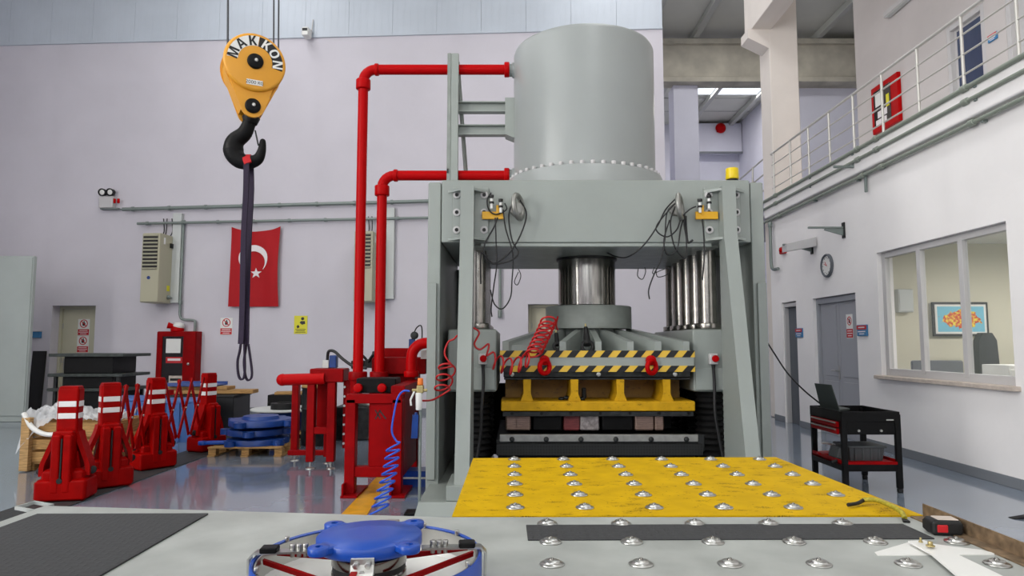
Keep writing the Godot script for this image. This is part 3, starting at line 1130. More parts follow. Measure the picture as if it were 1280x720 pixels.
	# sensor brackets
	for s in [-1.0, 1.0]:
		var x0 := -0.19 if s < 0 else 1.92
		var br := part(o, "sensor_bracket", wb(o).box(Vector3(x0 - s * 0.005, 2.71, -6.53), Vector3(0.22, 0.075, 0.03), 0.004).box(Vector3(x0 - s * 0.05, 2.76, -6.52), Vector3(0.03, 0.1, 0.02), 0.003), M.yellow_steel, "yellow sensor bracket")
		for q in [[-0.03, 0.07], [0.06, 0.03]]:
			var p := Vector3(x0 - s * q[0] + s * -0.02, 2.75 + q[1], -6.49)
			var b := wb(o)
			b.cyl(p + Vector3(0, -0.05, 0), p + Vector3(0, 0.05, 0), 0.014, -1.0, 10)
			part(br, "sensor", b, M.white_paint)
			var nut := wb(o)
			nut.cyl(p + Vector3(0, 0.0, 0), p + Vector3(0, 0.02, 0), 0.025, -1.0, 6)
			nut.cyl(p + Vector3(0, 0.06, 0), p + Vector3(0, 0.085, 0), 0.025, -1.0, 6)
			part(br, "sensor_nut", nut, M.tape_black)
	# ram
	var ram := part(o, "ram", wb(o).cyl(Vector3(cx + 0.02, 1.88, cz), Vector3(cx + 0.02, 2.44, cz), 0.325, -1.0, 56), M.chrome)
	part(ram, "seal_ring", wb(o).cyl(Vector3(cx + 0.02, 2.39, cz), Vector3(cx + 0.02, 2.435, cz), 0.345, -1.0, 48, 0.01), M.steel_dark)
	part(ram, "foot_ring", wb(o).cyl(Vector3(cx + 0.02, 1.865, cz), Vector3(cx + 0.02, 1.885, cz), 0.34, -1.0, 48, 0.005), M.steel_dark)
	# guide rods with collars and black sleeves added for darkness; the guide blocks that run on them
	for s in [-1.0, 1.0]:
		var xr: float = cx + s * 1.2
		for k in 5:
			var z := -7.0 - 0.36 * k
			part(o, "guide_rod", wb(o).cyl(Vector3(xr, 0.12, z), Vector3(xr, 2.44, z), 0.098, -1.0, 24), M.rod_steel)
			part(o, "collar", wb(o).cyl(Vector3(xr, 1.6, z), Vector3(xr, 1.665, z), 0.135, -1.0, 24, 0.008), M.rod_steel)
			var bl := []
			bl.append(Vector2(0.1, 0))
			for i in 14:
				bl.append(Vector2(0.15, 0.03 + i * 0.06))
				bl.append(Vector2(0.115, 0.06 + i * 0.06))
			bl.append(Vector2(0.1, 0.86))
			part(o, "dark_sleeve", wb(o).lathe(bl, Vector3(xr, 0.12, z), Vector3.UP, 18), M.rubber)  # black sleeve added to keep the space under the block dark
		var gb := part(o, "guide_block", wb(o).box(Vector3(cx + s * 1.235, 1.285, -7.72), Vector3(0.5, 0.63, 1.84), 0.02), g)
		part(gb, "block_cover", wb(o).box(Vector3(cx + s * 1.235, 1.1, -6.795), Vector3(0.46, 0.22, 0.02), 0.005), g)
		# stop button and its cable
		var xs := -0.29 if s < 0 else 2.015
		var sb := part(o, "stop_button_box", wb(o).box(Vector3(xs, 1.3, -6.765), Vector3(0.085, 0.11, 0.07), 0.01), M.frame_grey)
		part(sb, "stop_button", wb(o).lathe([Vector2(0, 0.045), Vector2(0.03, 0.042), Vector2(0.036, 0.03), Vector2(0.034, 0.015), Vector2(0.016, 0.01), Vector2(0.016, 0)], Vector3(xs + 0.005, 1.305, -6.73), Vector3(0, 0, 1), 18), M.red_paint, "red stop button")
		part(sb, "gland", wb(o).cyl(Vector3(xs, 1.245, -6.765), Vector3(xs, 1.19, -6.765), 0.022, 0.014, 10), M.tape_black)
		part(sb, "cable", wb(o).tube(curve([Vector3(xs, 1.2, -6.765), Vector3(xs + 0.005, 1.05, -6.76), Vector3(xs - 0.01, 0.8, -6.72), Vector3(xs + s * 0.02, 0.55, -6.72), Vector3(xs + s * 0.06, 0.3, -6.7)]), 0.016, 8), M.cable_black)
	# platen: flange, ribs and plates
	var pl := part(o, "platen", wb(o).box(Vector3(cx + 0.01, 1.28, -7.7), Vector3(1.93, 0.2, 2.02), 0.01), g)
	part(pl, "ram_flange", wb(o).lathe([Vector2(0, 0), Vector2(0.485, 0), Vector2(0.485, 0.24), Vector2(0.475, 0.25), Vector2(0, 0.25)], Vector3(cx + 0.035, 1.62, cz), Vector3.UP, 56), M.press_shade)
	part(pl, "hub", wb(o).cyl(Vector3(cx + 0.035, 1.37, cz), Vector3(cx + 0.035, 1.62, cz), 0.36, -1.0, 40), M.press_shade)
	# the ribs fan out from the hub to the front and rear edges
	for q in [[-0.9, -0.47, -7.6], [-0.62, -0.28, -7.42], [-0.33, -0.1, -7.32], [0.025, 0.03, -7.3], [0.345, 0.13, -7.32], [0.62, 0.31, -7.42], [0.9, 0.5, -7.6]]:
		for rear in [false, true]:
			var b := wb(o)
			var f := Vector3(cx + q[0], 0, -8.64 if rear else -6.72)
			var h := Vector3(cx + q[1], 0, -15.32 - q[2] if rear else q[2])
			var s := Vector3(0.032, 0, 0)
			var up := Vector3.UP
			b.hexa([f - s + up * 1.38, f + s + up * 1.38, h + s + up * 1.38, h - s + up * 1.38, f - s + up * 1.475, f + s + up * 1.475, h + s + up * 1.618, h - s + up * 1.618])
			part(pl, "rib", b, g)
	var cvr := wb(o)
	cvr.hexa([Vector3(cx - 0.9, 1.38, -6.78), Vector3(cx - 0.62, 1.38, -6.78), Vector3(cx - 0.3, 1.38, -7.4), Vector3(cx - 0.5, 1.38, -7.6), Vector3(cx - 0.9, 1.44, -6.78), Vector3(cx - 0.62, 1.44, -6.78), Vector3(cx - 0.3, 1.59, -7.4), Vector3(cx - 0.5, 1.59, -7.6)])
	part(pl, "cover_plate", cvr, g)
	# hazard tape: two bands with black slanted stripes
	for q in [[1.352, 0.066], [1.206, 0.06]]:
		var tape := part(o, "hazard_tape", wb(o).box(Vector3(cx + 0.01, q[0], -6.688), Vector3(1.93, q[1], 0.006)), M.yellow_tape)
		for k in 12:
			var x0 := cx - 0.945 + k * 0.163
			var hh: float = q[1] / 2
			var b := wb(o)
			b.prism([Vector2(x0, q[0] - hh), Vector2(x0 + 0.08, q[0] - hh), Vector2(minf(x0 + 0.135, cx + 0.975), q[0] + hh), Vector2(x0 + 0.055, q[0] + hh)], -6.685, -6.682)
			part(tape, "black_stripe", b, M.tape_black)
	# clamp plate under the platen with its eye bolts
	var cp := part(o, "clamp_plate", wb(o).box(Vector3(cx + 0.01, 1.15, -7.68), Vector3(1.86, 0.06, 1.9), 0.006), M.steel_dark)
	for x in [0.0, 0.86, 1.62]:
		part(cp, "washer_bolt", wb(o).cyl(Vector3(x, 1.15, -6.735), Vector3(x, 1.15, -6.715), 0.022, -1.0, 14, 0.004).cyl(Vector3(x, 1.15, -6.72), Vector3(x, 1.15, -6.705), 0.012, -1.0, 6), M.zinc)
	for x in [0.32, 1.37]:
		var b := wb(o)
		b.cyl(Vector3(x, 1.29, -6.7), Vector3(x, 1.29, -6.64), 0.05, -1.0, 16, 0.008)
		b.torus(Vector3(x, 1.225, -6.63), Vector3(0.75, 0.0, 1), 0.062, 0.024, 24, 10)
		part(o, "red_lifting_eye", b, M.red_paint, "red swivel lifting eye")
	# black levers that stand on the platen
	for q in [[0.455, 1.555, 0.035], [0.755, 1.62, 0.055]]:
		var b := wb(o)
		b.torus(Vector3(q[0], 1.425, -6.75), Vector3(0, 0.2, 1), q[2], 0.018, 20, 8)
		b.cyl(Vector3(q[0], 1.44, -6.76), Vector3(q[0] - 0.005, q[1], -6.85), q[2] * 0.75, 0.02, 12)
		part(pl, "black_lever", b, M.rubber)
		part(pl, "lever_tip", wb(o).cyl(Vector3(q[0] - 0.005, q[1], -6.85), Vector3(q[0] - 0.006, q[1] + 0.035, -6.865), 0.012, 0.008, 8), M.brass)
	# bed
	part(o, "bed", wb(o).box(Vector3(cx, 0.2, -7.75), Vector3(1.95, 0.4, 2.0), 0.01), M.steel_black)
	for s in [-1.06, 1.06]:
		part(o, "rear_dark_plate", wb(o).box(Vector3(cx + s, 0.5, -8.72), Vector3(0.5, 0.9, 0.05), 0.005), M.steel_black)  # black plates added behind to darken the shaded opening
	# beacon on the crown
	var bc := part(o, "beacon", wb(o).cyl(Vector3(2.25, 3.08, -6.75), Vector3(2.25, 3.125, -6.75), 0.07, 0.06, 20, 0.006), M.tape_black)
	part(bc, "beacon_lens", wb(o).cyl(Vector3(2.25, 3.125, -6.75), Vector3(2.25, 3.24, -6.75), 0.066, 0.062, 24, 0.008), M.beacon_yellow, "yellow beacon lens")


func build_upper_die() -> void:
	var cx := 0.85
	var o := thing("upper_die", "yellow cast upper die half bolted under the striped press platen", "die", Vector3(cx, 0.74, -7.6))
	var y: Material = M.yellow_die
	part(o, "back_plate", wb(o).box(Vector3(cx, 1.0, -7.2), Vector3(1.84, 0.24, 0.06)), M.yellow_die_shaded)  # recess shade is in the paint colour, here and on the body
	part(o, "body", wb(o).box(Vector3(cx, 0.95, -7.95), Vector3(1.84, 0.33, 1.4), 0.01), M.yellow_die_shaded)
	part(o, "top_rail", wb(o).box(Vector3(cx, 1.105, -7.0), Vector3(1.86, 0.02, 0.5), 0.004), M.steel_dark)
	part(o, "bottom_flange", wb(o).box(Vector3(cx, 0.838, -6.98), Vector3(1.92, 0.1, 0.56), 0.012), y)
	for x in [-0.7, -0.23, 0.225, 0.685]:
		var b := wb(o)
		var w := 0.05
		b.prism([Vector2(cx + x - w * 0.75, 1.1), Vector2(cx + x + w * 0.75, 1.1), Vector2(cx + x + w * 0.7, 0.96), Vector2(cx + x + w * 1.3, 0.885), Vector2(cx + x - w * 1.3, 0.885), Vector2(cx + x - w * 0.7, 0.96)], -7.19, -6.72)
		part(o, "web", b, y)
	part(o, "lower_plate", wb(o).box(Vector3(cx, 0.762, -7.4), Vector3(1.88, 0.045, 1.4), 0.004), M.steel_dark)
	for k in 7:
		var x := 0.0 + k * 0.29
		part(o, "bolt", wb(o).cyl(Vector3(x, 0.77, -6.7), Vector3(x, 0.77, -6.685), 0.016, -1.0, 8), M.steel_black)
	# oily parts left in the pockets
	var j := wb(o)
	for k in 5:
		j.ball(Vector3(0.5 + 0.05 * k, 0.9 + 0.012 * (k % 2), -6.84 + 0.02 * (k % 3)), 0.035, 10, 0.6)
	part(o, "oily_fitting", j, M.steel_dark)
	part(o, "black_knob", wb(o).box(Vector3(0.735, 0.95, -6.93), Vector3(0.045, 0.11, 0.05), 0.01), M.rubber)


func build_lower_die() -> void:
	var cx := 0.84
	var o := thing("lower_die", "dark lower die block with a bolted clamp bar on the press bed", "die", Vector3(cx, 0.4, -7.6))
	part(o, "body", wb(o).box(Vector3(cx, 0.46, -7.45), Vector3(1.98, 0.14, 1.7), 0.008), M.steel_dark)
	part(o, "front_screen", wb(o).box(Vector3(cx, 0.44, -6.56), Vector3(1.98, 0.11, 0.03), 0.003), mat("perforated", c8(24, 26, 25), 0.5, 0.2, "holes", 0.22))
	var bar := part(o, "clamp_bar", wb(o).box(Vector3(cx, 0.545, -6.6), Vector3(1.92, 0.07, 0.06), 0.006), M.steel_bar, "bright clamp bar")
	for x in [0.0, 0.33, 0.665, 1.0, 1.34, 1.68]:
		var p := Vector3(x, 0.535, -6.57)
		part(bar, "bolt", wb(o).lathe([Vector2(0, 0.02), Vector2(0.016, 0.02), Vector2(0.024, 0.012), Vector2(0.026, 0)], p, Vector3(0, 0, 1), 14), M.steel_dark)
	part(o, "end_lug", wb(o).box(Vector3(cx + 0.98, 0.5, -6.62), Vector3(0.07, 0.16, 0.1), 0.006), M.steel_dark)
	# pillars and inserts in the gap between the die halves
	var i := 0
	for q in [[-0.0, 0.13, true], [0.105, 0.17, true], [0.355, 0.3, false], [0.6, 0.17, true], [0.78, 0.2, true], [1.06, 0.32, false], [1.33, 0.2, true], [1.48, 0.1, true]]:
		var m: Material = [M.worn_block, M.worn_block, M.steel_black, M.worn_red, M.worn_pale, M.steel_black, M.worn_block, M.worn_block][i]
		part(o, "insert", wb(o).box(Vector3(q[0], 0.66, -6.98), Vector3(q[1], 0.16, 0.3), 0.02), m)
		i += 1
	part(o, "rear_block", wb(o).box(Vector3(cx, 0.66, -7.7), Vector3(1.7, 0.2, 1.0), 0.01), M.steel_black)


# ---- red hydraulic station ----------------------------------------------------------------------

func build_hydraulics() -> void:
	var o := thing("hydraulic_station", "red hydraulic pipe station with two tall pipes running up to the press cylinder", "hydraulic unit", Vector3(-1.7, 0, -7.4))
	var r: Material = M.red_dark
	# front frame
	var z := -6.62
	var ff := part(o, "front_frame", wb(o).box(Vector3(-1.335, 0.92, z), Vector3(0.54, 0.09, 0.12), 0.008), r)
	for x in [-1.56, -1.11]:
		part(ff, "post", wb(o).box(Vector3(x, 0.46, z), Vector3(0.1, 0.92, 0.12), 0.008), r)
		var ft := wb(o)
		ft.box(Vector3(x + 0.02, 0.012, z - 0.1), Vector3(0.16, 0.024, 0.5), 0.004)
		ft.box(Vector3(x - 0.04, 0.07, z - 0.1), Vector3(0.02, 0.12, 0.5), 0.004)
		part(ff, "foot_channel", ft, r)
	part(ff, "cross_beam", wb(o).box(Vector3(-1.335, 0.225, z), Vector3(0.36, 0.1, 0.1), 0.008), r)
	part(ff, "panel", wb(o).box(Vector3(-1.27, 0.58, z + 0.01), Vector3(0.22, 0.62, 0.04), 0.008), r)
	var sc := wb(o)
	for q in [[-1.3, 0.77, 0.9], [-1.3, 0.77, -0.8], [-1.25, 0.765, 1.1]]:
		sc.box(Vector3(q[0], q[1], z + 0.031), Vector3(0.012, 0.1, 0.002), 0.0, Basis(Vector3(0, 0, 1), q[2] * 0.6))
	part(ff, "marker_scribble", sc, M.tape_black)
	part(ff, "side_beam", wb(o).box(Vector3(-1.11, 1.0, -7.2), Vector3(0.14, 0.09, 1.2), 0.01), r)
	for x in [-1.56, -1.11]:
		part(o, "back_post", wb(o).box(Vector3(x, 0.5, -7.7), Vector3(0.1, 1.0, 0.1), 0.008), r)
	part(o, "side_panel", wb(o).box(Vector3(-1.085, 0.55, -7.2), Vector3(0.03, 0.8, 0.9), 0.005), r)
	# valve block
	part(o, "valve_block", wb(o).box(Vector3(-1.37, 1.03, -6.98), Vector3(0.4, 0.15, 0.3), 0.01), M.steel_black)
	for x in [-1.545, -1.305]:
		part(o, "plug", wb(o).cyl(Vector3(x, 1.01, -6.84), Vector3(x, 1.01, -6.78), 0.045, -1.0, 18, 0.012), M.red_paint)
	# the two tall pipes
	var ps := [[-1.74, 4.655, 0.0, 7.6], [-1.5, 3.392, 0.0, 7.6]]
	for q in ps:
		var x: float = q[0]
		var y: float = q[1]
		var pz := -7.64
		var rr := 0.058
		var pts := [Vector3(x, 1.0, pz), Vector3(x, y - 0.14, pz)]
		for k in range(1, 7):
			var a := PI / 2 * k / 6.0
			pts.append(Vector3(x + 0.14 * (1 - cos(a)), y - 0.14 + 0.14 * sin(a), pz))
		pts.append(Vector3(-0.06, y, pz))
		var pipe := part(o, "tall_pipe", wb(o).tube(pts, rr, 16), M.red_paint)
		part(pipe, "coupling", wb(o).cyl(Vector3(x, y - 0.24, pz), Vector3(x, y - 0.12, pz), 0.085, -1.0, 20, 0.012), M.red_paint)
		part(pipe, "coupling", wb(o).cyl(Vector3(x + 0.13, y, pz), Vector3(x + 0.18, y, pz), 0.072, -1.0, 20, 0.012), M.red_paint)
		part(pipe, "end_flange", wb(o).cyl(Vector3(-0.09, y, pz), Vector3(-0.03, y, pz), 0.088, -1.0, 20, 0.01), M.red_paint)
		part(pipe, "foot_flange", wb(o).cyl(Vector3(x, 1.04, pz), Vector3(x, 1.14, pz), 0.105, -1.0, 20, 0.012), M.red_dark)
		part(pipe, "foot_cone", wb(o).cyl(Vector3(x, 1.04, pz), Vector3(x - 0.02, 0.85, pz), 0.09, 0.06, 18), M.red_dark)
		# the pipe runs on down to the valves
		part(pipe, "drop", wb(o).tube(curve([Vector3(x, 0.95, pz), Vector3(x + 0.03, 0.86, pz + 0.2), Vector3(x + 0.15, 0.98, pz + 0.55)], 5), 0.04, 10), M.red_dark)
	# tank and big elbow
	part(o, "tank", wb(o).box(Vector3(-1.3, 1.2, -8.0), Vector3(0.62, 0.19, 0.5), 0.012), r)
	part(o, "tank_wall", wb(o).box(Vector3(-1.42, 1.33, -8.3), Vector3(0.5, 0.14, 0.04), 0.006), r)
	part(o, "tank_body", wb(o).box(Vector3(-1.35, 0.8, -8.1), Vector3(0.45, 0.6, 0.45), 0.012), r)
	var el := [Vector3(-1.13, 1.1, -7.6), Vector3(-1.13, 1.3, -7.6)]
	for k in range(1, 8):
		var a := PI / 2 * k / 7.0
		el.append(Vector3(-1.13 + 0.16 * (1 - cos(a)), 1.3 + 0.16 * sin(a), -7.6))
	el.append(Vector3(-0.84, 1.46, -7.6))
	var elb := part(o, "elbow_pipe", wb(o).tube(el, 0.062, 16), M.red_paint)
	part(elb, "elbow_flange", wb(o).cyl(Vector3(-1.13, 1.08, -7.6), Vector3(-1.13, 1.15, -7.6), 0.085, -1.0, 20, 0.01), M.red_paint)
	# rear stand with the manifold
	for q in [[-2.72, -8.55, 0.085], [-2.36, -8.0, 0.09], [-2.12, -8.0, 0.095], [-2.25, -8.35, 0.09], [-1.98, -8.35, 0.09]]:
		var leg := part(o, "leg", wb(o).box(Vector3(q[0], 0.54, q[1]), Vector3(q[2], 0.92, 0.09), 0.008), r)
		var b := wb(o)
		b.lathe([Vector2(0, 0.015), Vector2(0.015, 0.02), Vector2(0.05, 0.01), Vector2(0.055, 0), Vector2(0, 0)], Vector3(q[0], 0, q[1]), Vector3.UP, 18)
		b.cyl(Vector3(q[0], 0.01, q[1]), Vector3(q[0], 0.09, q[1]), 0.012, -1.0, 10)
		part(leg, "levelling_foot", b, M.zinc)
	part(o, "cross_bar", wb(o).box(Vector3(-2.24, 0.44, -8.0), Vector3(0.2, 0.08, 0.07), 0.006), r)
	part(o, "cross_bar", wb(o).box(Vector3(-2.5, 0.12, -8.4), Vector3(0.5, 0.06, 0.07), 0.006), r)
	part(o, "back_plate", wb(o).box(Vector3(-2.24, 0.72, -8.2), Vector3(0.22, 0.55, 0.05), 0.006), r)
	var hp := part(o, "bolt_plate", wb(o).box(Vector3(-1.93, 0.62, -8.1), Vector3(0.16, 0.8, 0.05), 0.006), r)
	for k in 7:
		for x in [-1.99, -1.87]:
			part(hp, "bolt", wb(o).cyl(Vector3(x, 0.28 + 0.11 * k, -8.08), Vector3(x, 0.28 + 0.11 * k, -8.055), 0.014, -1.0, 8), M.zinc)
	var mf := [Vector3(-2.7, 1.03, -7.97), Vector3(-2.2, 1.045, -7.97)]
	var man := part(o, "manifold_pipe", wb(o).tube(mf, 0.068, 18), M.red_paint)
	part(man, "end_cap", wb(o).ball(Vector3(-2.7, 1.03, -7.97), 0.072, 18), M.red_paint)
	part(o, "manifold_box", wb(o).box(Vector3(-2.18, 1.08, -8.1), Vector3(0.4, 0.16, 0.3), 0.012), r)
	var vl := part(o, "solenoid_valve", wb(o).box(Vector3(-2.15, 1.24, -8.15), Vector3(0.085, 0.15, 0.1), 0.008), M.blue_dark, "blue solenoid valve")
	part(vl, "valve_body", wb(o).box(Vector3(-2.235, 1.21, -8.15), Vector3(0.08, 0.1, 0.1), 0.008), M.duct_grey)
	part(vl, "valve_hose", wb(o).tube(curve([Vector3(-2.22, 1.26, -8.12), Vector3(-2.2, 1.36, -8.1), Vector3(-2.12, 1.36, -8.06), Vector3(-2.0, 1.27, -8.0), Vector3(-1.86, 1.19, -7.95), Vector3(-1.7, 1.17, -7.9)]), 0.018, 8), M.cable_black)
	for q in [[-1.86, 1.2, -8.2], [-1.64, 1.22, -8.0]]:
		var b := wb(o)
		b.box(Vector3(q[0], q[1], q[2]), Vector3(0.16, 0.1, 0.12), 0.01)
		b.cyl(Vector3(q[0], q[1], q[2] + 0.02), Vector3(q[0] + 0.02, q[1] + 0.14, q[2]), 0.035, -1.0, 12, 0.006)
		b.tube(curve([Vector3(q[0] - 0.05, q[1] + 0.02, q[2] + 0.06), Vector3(q[0] + 0.05, q[1] + 0.12, q[2] + 0.1), Vector3(q[0] + 0.18, q[1] - 0.03, q[2] + 0.08)]), 0.016, 8)
		part(o, "black_valve", b, M.rubber)
	var v2 := part(o, "pressure_valve", wb(o).box(Vector3(-1.17, 1.42, -7.9), Vector3(0.07, 0.18, 0.07), 0.008), M.blue_dark, "blue pressure valve")
	part(v2, "gauge", wb(o).cyl(Vector3(-1.14, 1.55, -7.9), Vector3(-1.14, 1.55, -7.85), 0.045, -1.0, 18, 0.006), M.steel_dark)
	part(v2, "valve_wire", wb(o).tube(curve([Vector3(-1.17, 1.5, -7.87), Vector3(-1.12, 1.63, -7.86), Vector3(-1.06, 1.66, -7.86), Vector3(-1.05, 1.52, -7.86), Vector3(-1.08, 1.44, -7.87)]), 0.008, 6), M.cable_black)
	part(o, "plate_tag", wb(o).box(Vector3(-1.0, 1.33, -7.73), Vector3(0.09, 0.1, 0.006)), M.white_paint)

	# air regulator on its pole
	var a := thing("air_regulator_stand", "slim grey pole with an orange-capped air regulator left of the press", "air regulator", Vector3(-0.796, 0, -5.906))
	var base: Vector3 = a.position
	part(a, "pole", B.new().cyl(Vector3(0, 0, 0), Vector3(0, 1.0, 0), 0.013, -1.0, 12), M.conduit)
	part(a, "base_plate", B.new().box(Vector3(-0.02, 0.01, 0), Vector3(0.2, 0.02, 0.16), 0.005), M.steel_black)
	part(a, "filter_body", B.new().box(Vector3(0, 1.06, 0.02), Vector3(0.06, 0.07, 0.06), 0.008).cyl(Vector3(-0.07, 1.05, 0.02), Vector3(0.06, 1.05, 0.02), 0.014, -1.0, 10), M.brass)
	part(a, "orange_cap", B.new().cyl(Vector3(0, 1.095, 0.02), Vector3(0, 1.155, 0.02), 0.026, 0.024, 16, 0.006), M.orange_plastic, "orange adjusting cap")
	part(a, "white_bowl", B.new().cyl(Vector3(-0.01, 1.03, 0.03), Vector3(-0.01, 0.88, 0.03), 0.03, 0.026, 16, 0.008), M.plastic_white)
	part(a, "lever", B.new().tube([Vector3(-0.05, 1.04, 0.03), Vector3(-0.08, 0.97, 0.04), Vector3(-0.075, 0.92, 0.04)], 0.009, 8), M.plastic_white)
	var bg := solo("blow_gun", B.new().hexa([Vector3(-0.03, 0, -0.015), Vector3(0.025, 0, -0.015), Vector3(0.025, 0, 0.015), Vector3(-0.03, 0, 0.015), Vector3(-0.02, 0.2, -0.015), Vector3(0.03, 0.2, -0.015), Vector3(0.03, 0.2, 0.015), Vector3(-0.02, 0.2, 0.015)]).cyl(Vector3(0.01, 0.19, 0), Vector3(0.01, 0.22, 0), 0.012), M.blue_dark, "dark blue air gun hanging on the regulator pole", "air gun", base + Vector3(-0.045, 0.64, 0.02))
	bg.rotation.y = 0.2
	var cl := [Vector3(-0.876, 1.048, -5.8), Vector3(-0.93, 1.048, -5.8), Vector3(-0.977, 0.987, -5.8), Vector3(-1.009, 0.838, -5.8), Vector3(-1.021, 0.704, -5.8), Vector3(-0.979, 0.623, -5.8)]
	var pts := curve(cl, 6)
	pts.append_array(coil([Vector3(-1.006, 0.597, -5.8), Vector3(-1.036, 0.37, -5.8), Vector3(-1.078, 0.182, -5.75), Vector3(-1.106, 0.064, -5.7)], 8.5, 0.055, 0.075, Vector3(1, 0.35, 0), Vector3(0, 0.12, 1)))
	solo("blue_air_hose", B.new().tube(pts, 0.0085, 7), M.blue_hose, "blue spiral air hose hanging from the regulator beside the red frame", "hose")
	var tray := thing("blue_bin", "small blue plastic bin on the floor behind the regulator pole", "bin", Vector3(-0.976, 0, -7.089))
	part(tray, "body", B.new().hexa([Vector3(-0.13, 0, -0.1), Vector3(0.13, 0, -0.1), Vector3(0.13, 0, 0.1), Vector3(-0.13, 0, 0.1), Vector3(-0.15, 0.16, -0.12), Vector3(0.15, 0.16, -0.12), Vector3(0.15, 0.16, 0.12), Vector3(-0.15, 0.16, 0.12)]), M.blue_paint)
	part(tray, "white_strap", B.new().box(Vector3(0, 0.09, 0.106), Vector3(0.29, 0.02, 0.03), 0.004), M.white_paint)


# ---- tables -------------------------------------------------------------------------------------

func ball_unit(parent: Node3D, b0: ArrayMesh, b1: ArrayMesh, at: Vector3) -> void:
	var u := part_mesh(parent, "ball_unit", b0, M.zinc)
	u.position = at - parent.position
	var s := MeshInstance3D.new()
	s.name = "ball"
	s.mesh = b1
	s.material_override = M.chrome
	u.add_child(s)


func unit_meshes() -> Array:
	var b := B.new()
	b.lathe([Vector2(0, 0.0), Vector2(0.033, 0.0), Vector2(0.034, 0.002), Vector2(0.033, 0.004), Vector2(0.024, 0.005), Vector2(0.022, 0.007), Vector2(0.021, 0.011), Vector2(0.017, 0.0125), Vector2(0.008, 0.0135), Vector2(0, 0.0135)], Vector3.ZERO, Vector3.UP, 24)
	var c := B.new()
	c.ball(Vector3(0, 0.0105, 0), 0.0085, 14)
	return [b.mesh(), c.mesh()]


func build_roller_table() -> void:
	var o := thing("ball_transfer_table", "worn yellow steel plate table studded with ball rollers in front of the press", "roller table", Vector3(0.61, 0, -3.0))
	var top := wb(o)
	top.prism([Vector2(-0.205, -3.61), Vector2(1.405, -3.64), Vector2(1.445, -2.42), Vector2(-0.21, -2.41)], 0.0, 0.012)
	# the prism's own y is world z, its own z is world y
	top = wb(o)
	top.x = top.x * Transform3D(Basis(Vector3(1, 0, 0), Vector3(0, 0, 1), Vector3(0, -1, 0)), Vector3(0, 0.85, 0))
	top.prism([Vector2(-0.205, -3.61), Vector2(1.405, -3.64), Vector2(1.445, -2.42), Vector2(-0.21, -2.41)], 0.0, 0.012)
	part(o, "top_plate", top, M.yellow_plate)
	var fr := wb(o)
	for x in [-0.12, 1.33]:
		fr.box(Vector3(x, 0.78, -3.02), Vector3(0.08, 0.1, 1.1), 0.006)
	for z in [-3.52, -2.52]:
		fr.box(Vector3(0.61, 0.78, z), Vector3(1.45, 0.1, 0.08), 0.006)
	part(o, "frame", fr, M.press_grey)
	for x in [-0.1, 1.32]:
		for z in [-3.48, -2.56]:
			part(o, "leg", wb(o).box(Vector3(x, 0.37, z), Vector3(0.08, 0.74, 0.08), 0.006), M.press_grey)
	var um := unit_meshes()
	for i in 6:
		for k in 6:
			if i == 5 and k == 5:
				continue
			ball_unit(o, um[0], um[1], Vector3(0.012 + 0.2555 * i, 0.85, -3.562 + 0.2068 * k))


func build_work_table() -> void:
	var o := thing("work_table", "broad off-white steel table with ball rollers filling the foreground", "table", Vector3(-0.1, 0, -1.5))
	var b := wb(o)
	b.x = b.x * Transform3D(Basis(Vector3(1, 0, 0), Vector3(0, 0, 1), Vector3(0, -1, 0)), Vector3(0, 0.85, 0))
	b.prism([Vector2(-1.735, -2.56), Vector2(-0.24, -2.395), Vector2(1.44, -2.395), Vector2(1.44, -0.55), Vector2(-1.735, -0.55)], 0.0, 0.03)
	part(o, "top_plate", b, M.table_white)
	var fr := wb(o)
	for z in [-2.2, -0.7]:
		fr.box(Vector3(-0.15, 0.76, z), Vector3(3.0, 0.12, 0.1), 0.006)
	for x in [-1.6, -0.1, 1.32]:
		fr.box(Vector3(x, 0.76, -1.45), Vector3(0.1, 0.118, 1.6), 0.006)
	part(o, "frame", fr, M.press_grey)
	for x in [-1.6, -0.1, 1.32]:
		for z in [-2.2, -0.75]:
			part(o, "leg", wb(o).box(Vector3(x, 0.35, z), Vector3(0.1, 0.7, 0.1), 0.006), M.press_grey)
	var um := unit_meshes()
	for q in [[2.306, 0.118, 0.247, 5], [2.096, 0.117, 0.2464, 6], [1.89, 0.109, 0.243, 6], [1.68, 0.105, 0.242, 6]]:
		for i in int(q[3]):
			ball_unit(o, um[0], um[1], Vector3(q[1] + q[2] * i, 0.85, -q[0]))
	# small blemish screws near the left mat
	# mats
	solo("rubber_mat", B.new().box(Vector3(0, 0.003, 0), Vector3(0.6, 0.006, 1.75), 0.002), M.mat_black, "large black ribbed rubber mat on the left of the white table", "mat", Vector3(-1.36, 0.85, -1.55), 0.012)
	solo("rubber_strip", B.new().box(Vector3(0, 0.002, 0), Vector3(1.255, 0.004, 0.17), 0.0015), M.mat_black, "long narrow black rubber strip between two rows of ball rollers", "mat", Vector3(0.675, 0.85, -2.205), 0.012)
	# steel angle on the right edge
	var a := thing("steel_angle", "brownish steel angle bar lying along the right edge of the white table", "angle bar", Vector3(1.42, 0.85, -1.85))
	var st := wb(a)
	st.box(Vector3(1.428, 0.874, -1.85), Vector3(0.005, 0.048, 1.08), 0.001)
	st.box(Vector3(1.404, 0.8525, -1.85), Vector3(0.045, 0.005, 1.08), 0.001)
	part(a, "angle", st, M.rust_angle)
	# small open frame at the left end, over the trench
	var w := wb(o)
	var c0 := [Vector3(-1.866, 0.835, -2.589), Vector3(-1.861, 0.835, -2.678), Vector3(-1.754, 0.835, -2.626), Vector3(-1.766, 0.835, -2.54)]
	w.band(c0, Vector3.UP, 0.012, 0.01, true)
	part(o, "pull_frame", w, M.table_white)


# ---- crane hook ---------------------------------------------------------------------------------

